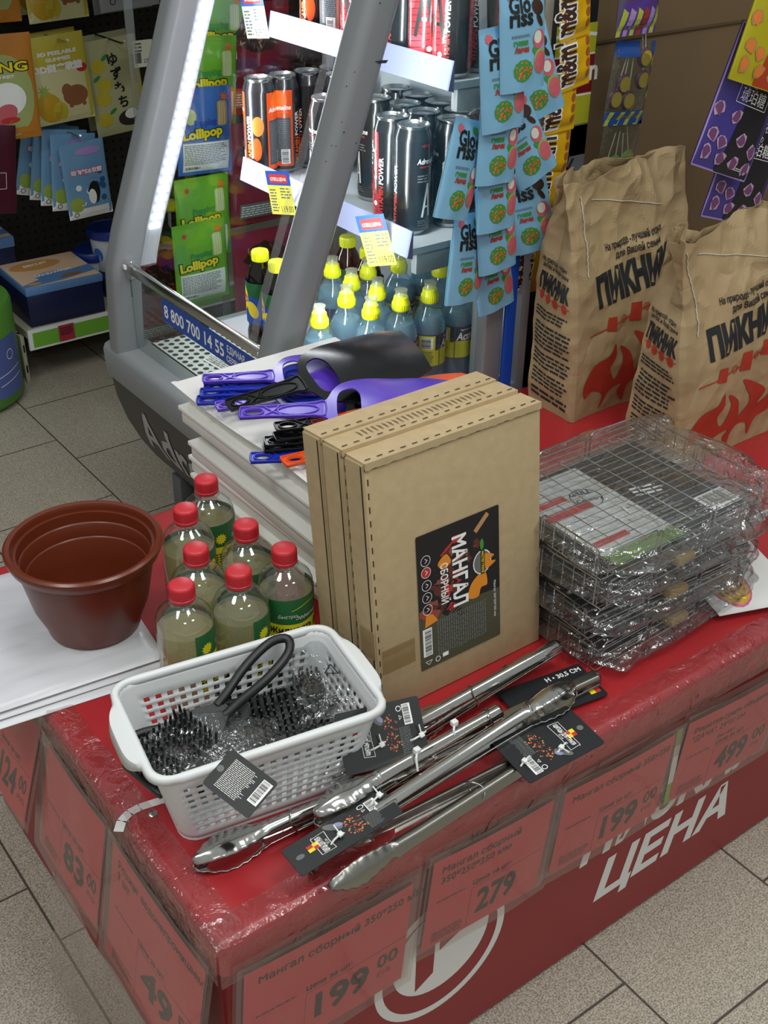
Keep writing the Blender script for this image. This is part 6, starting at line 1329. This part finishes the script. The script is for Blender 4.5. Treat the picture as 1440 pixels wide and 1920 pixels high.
def a_yuzu(a, w, h):
    for k, c in enumerate('ゆずもち'): a.text(c, -w * .02 + .004 * k, h * (.74 - .15 * k), .034, 'black_print', bold=.03, align='c', h=.0006)
    for x, z in ((-.3, .74), (-.24, .54), (-.3, .4), (-.32, .18)): a.disc(w * x, h * z, w * .14, 'gum_yellow', ry=h * .075)
    for x, z in ((-.16, .82), (-.36, .62), (-.16, .26)): a.disc(w * x, h * z, w * .08, 'green_print', ry=h * .02, rot=.6, h=.0004)
    a.disc(w * .16, h * .16, w * .24, 'peg_dark', ry=h * .09).disc(w * .18, h * .2, w * .13, 'white_print', ry=h * .055, h=.0006); a.rect(w * .3, h * .3, w * .48, h * .84, 'gum_yellow', .0002); a.fine(w * .34, h * .5, w * .42, h * .8, 12, 'grey_print')
def a_ice(a, w, h):
    a.rect(-w * .5, 0, w * .5, h * .14, 'white_print', 0); g = random.Random(3)
    for k in range(22): a.disc(w * g.uniform(-.42, .42), h * g.uniform(.2, .6), w * .07, g.choice(['ice_dark', 'ice_dark', 'white_print', 'ice_blue']), n=6, h=.0001 + .00001 * k)
    a.disc(-w * .3, h * .2, w * .16, 'lime_fruit', ry=h * .1, rot=.6, h=.0005); a.disc(w * .12, h * .34, w * .13, 'black_print', ry=h * .14, h=.0005).disc(w * .06, h * .28, w * .09, 'white_print', ry=h * .1, h=.0007); a.text('动物制冰软糖', 0, h * .6, .014, 'snack_pink', bold=.12, align='c', fit=w * .72, h=.0006).text('动物制冰软糖', 0, h * .6, .014, 'white_print', bold=.03, align='c', fit=w * .7, h=.0008)
    a.ring(-w * .34, h * .06, .005, .0068, 'black_print', n=14).disc(w * .1, h * .88, w * .3, 'lilac', ry=h * .05)
def a_king(a, w, h):
    a.disc(0, h * .42, w * .44, 'king_green', ry=h * .4, h=0); a.text('KING', 0, h * .66, .03, 'black_print', bold=.1, align='c', fit=w * .8, h=.0005).text('KING', 0, h * .66, .03, 'yellow_print', bold=.03, align='c', fit=w * .76, h=.0007); a.text('TO ENJOY', 0, h * .6, .01, 'white_print', align='c', bold=.03)
    a.disc(0, h * .4, w * .3, 'white_print', ry=h * .16, h=.0003).disc(w * -.06, h * .26, w * .2, 'guava', ry=h * .09, rot=.4, h=.0005); a.disc(0, h * .2, w * .16, 'red_print', ry=h * .03, h=.0006); a.rect(-w * .4, h * .06, w * .4, h * .12, 'king_orange', .0005)
def pegs(name, cat, group, body, art, w_, h_, items): return hang_set(name, cat, group, body, art, w_, h_, .02, items, crimp=.004)
pegs('gummy_pouch', 'candy pouch', 'yellow gummy pouches on the pegboard', 'gum_yellow', a_gum, .16, .215, [(126, 228, 2.30, -3, 0, 'yellow gummy pouch with a brown animal and pears, in the middle of the pegboard'), (112, 218, 2.38, -3, 0, 'yellow gummy pouch mostly hidden behind the front one'), (112, 38, 2.32, -2, 0, 'yellow gummy pouch cut by the top edge of the photo'), (88, 22, 2.40, -2, 0, 'yellow gummy pouch behind the one at the top edge')])
pegs('yuzu_sweets_pouch', 'candy pouch', 'pale yuzu pouches on the pegboard', 'yuzu_pale', a_yuzu, .15, .245, [(232, 248, 2.33, -4, 0, 'pale yellow pouch with black brush lettering beside the cooler pillar'), (216, 236, 2.41, -4, 0, 'pale yellow pouch hidden behind the one with brush lettering')])
pegs('melon_candy_pouch', 'candy pouch', 'green and orange pouches on the pegboard', 'king_orange', a_king, .16, .25, [(22, 262, 2.26, 1, 0, 'orange-edged green pouch with a white face at the left photo edge'), (-18, 44, 2.30, 1, 0, 'orange-edged pouch in the top left corner of the photo')])
pegs('ice_gummy_pouch', 'candy pouch', 'blue gummy pouches on the pegboard', 'ice_blue', a_ice, .125, .20, [(172, 405, 2.26, -2, .0, 'blue and white gummy pouch with a penguin, frontmost of its row'), (140, 393, 2.29, 6, .0, 'blue and white gummy pouch second in its row'), (118, 385, 2.32, 9, 0, 'blue and white gummy pouch third in its row'), (97, 376, 2.35, 12, 0, 'blue and white gummy pouch fourth in its row'), (70, 368, 2.38, 15, 0, 'blue and white gummy pouch fifth, rearmost of its row')])
pegs('dark_red_pouch', 'candy pouch', None, 'wine', lambda a, w, h: a.frame(-w * .3, h * .3, w * .3, h * .48, .001, 'white_print'), .15, .22, [(-22, 402, 2.24, 8, 0, 'dark wine-red pouch at the left photo edge above the boxes')])
pegs('foil_pouch', 'candy pouch', 'silver pouches at the top edge', 'foil', lambda a, w, h: a.ring(-w * .3, h * .12, .006, .008, 'black_print'), .17, .2, [(245, 16, 2.34, -3, 0, 'silver foil pouch at the top edge beside the cooler pillar'), (232, 20, 2.40, -3, 0, 'silver foil pouch behind the front one at the top edge')])
k = aty(268, 98, 2.24); o = MB().rect(-.028, -.036, .028, .03, 'tag_pale', 0).fine(-.024, .0, .0, .026, 3, 'grey_print').rect(-.024, -.026, -.006, 0.0, 'grey_print').text('279', .0, -.026, .014, 'black_print').map(lambda v: (v.x, -v.z, v.y)).build('peg_price_tag', sharp=0, loc=k); tag(o, 'grey-white price tag hanging before the pale yellow pouch', 'price tag')
for i, (px, py, lab) in enumerate(((126, 84, 'yellow gummy pouches'), (232, 86, 'pale yuzu pouches'), (150, 262, 'blue gummy pouches'))):
    p = aty(px, py, 2.24); tag(MB().tube([(p.x, 2.615, p.z), (p.x, 2.25, p.z + .004), (p.x, 2.235, p.z + .012)], .003, 'steel', 8).build('peg_hook'), 'thin steel hook carrying the ' + lab, 'hook')
# green bin at the left edge
mat('bin_green', '#5a9436', .5); mat('bin_blue', '#5566a8', .5)
p = at(-84, 752, FZ); t = thing('round_display_bin', 'round green bin with a blue patch at the left photo edge', 'bin', (p.x + .03, p.y, FZ))
MB().lathe([(.13, 0), (.145, .008), (.155, .02), (.155, .27), (.15, .28)], 'bin_green', 48).build('bin_body', t)
a = MB(); a.rrect(-.02, .04, .10, .2, .02, 'bin_blue', 0); a.line([(.0, .1), (.09, .11)], .002, 'white_print').line([(.0, .075), (.09, .085)], .002, 'white_print').ring(.05, .15, .012, .014, 'white_print', n=16)
a.cut(.01, 0).map(wrap(.1555, 0, .35)).build('patch', t, sharp=0)
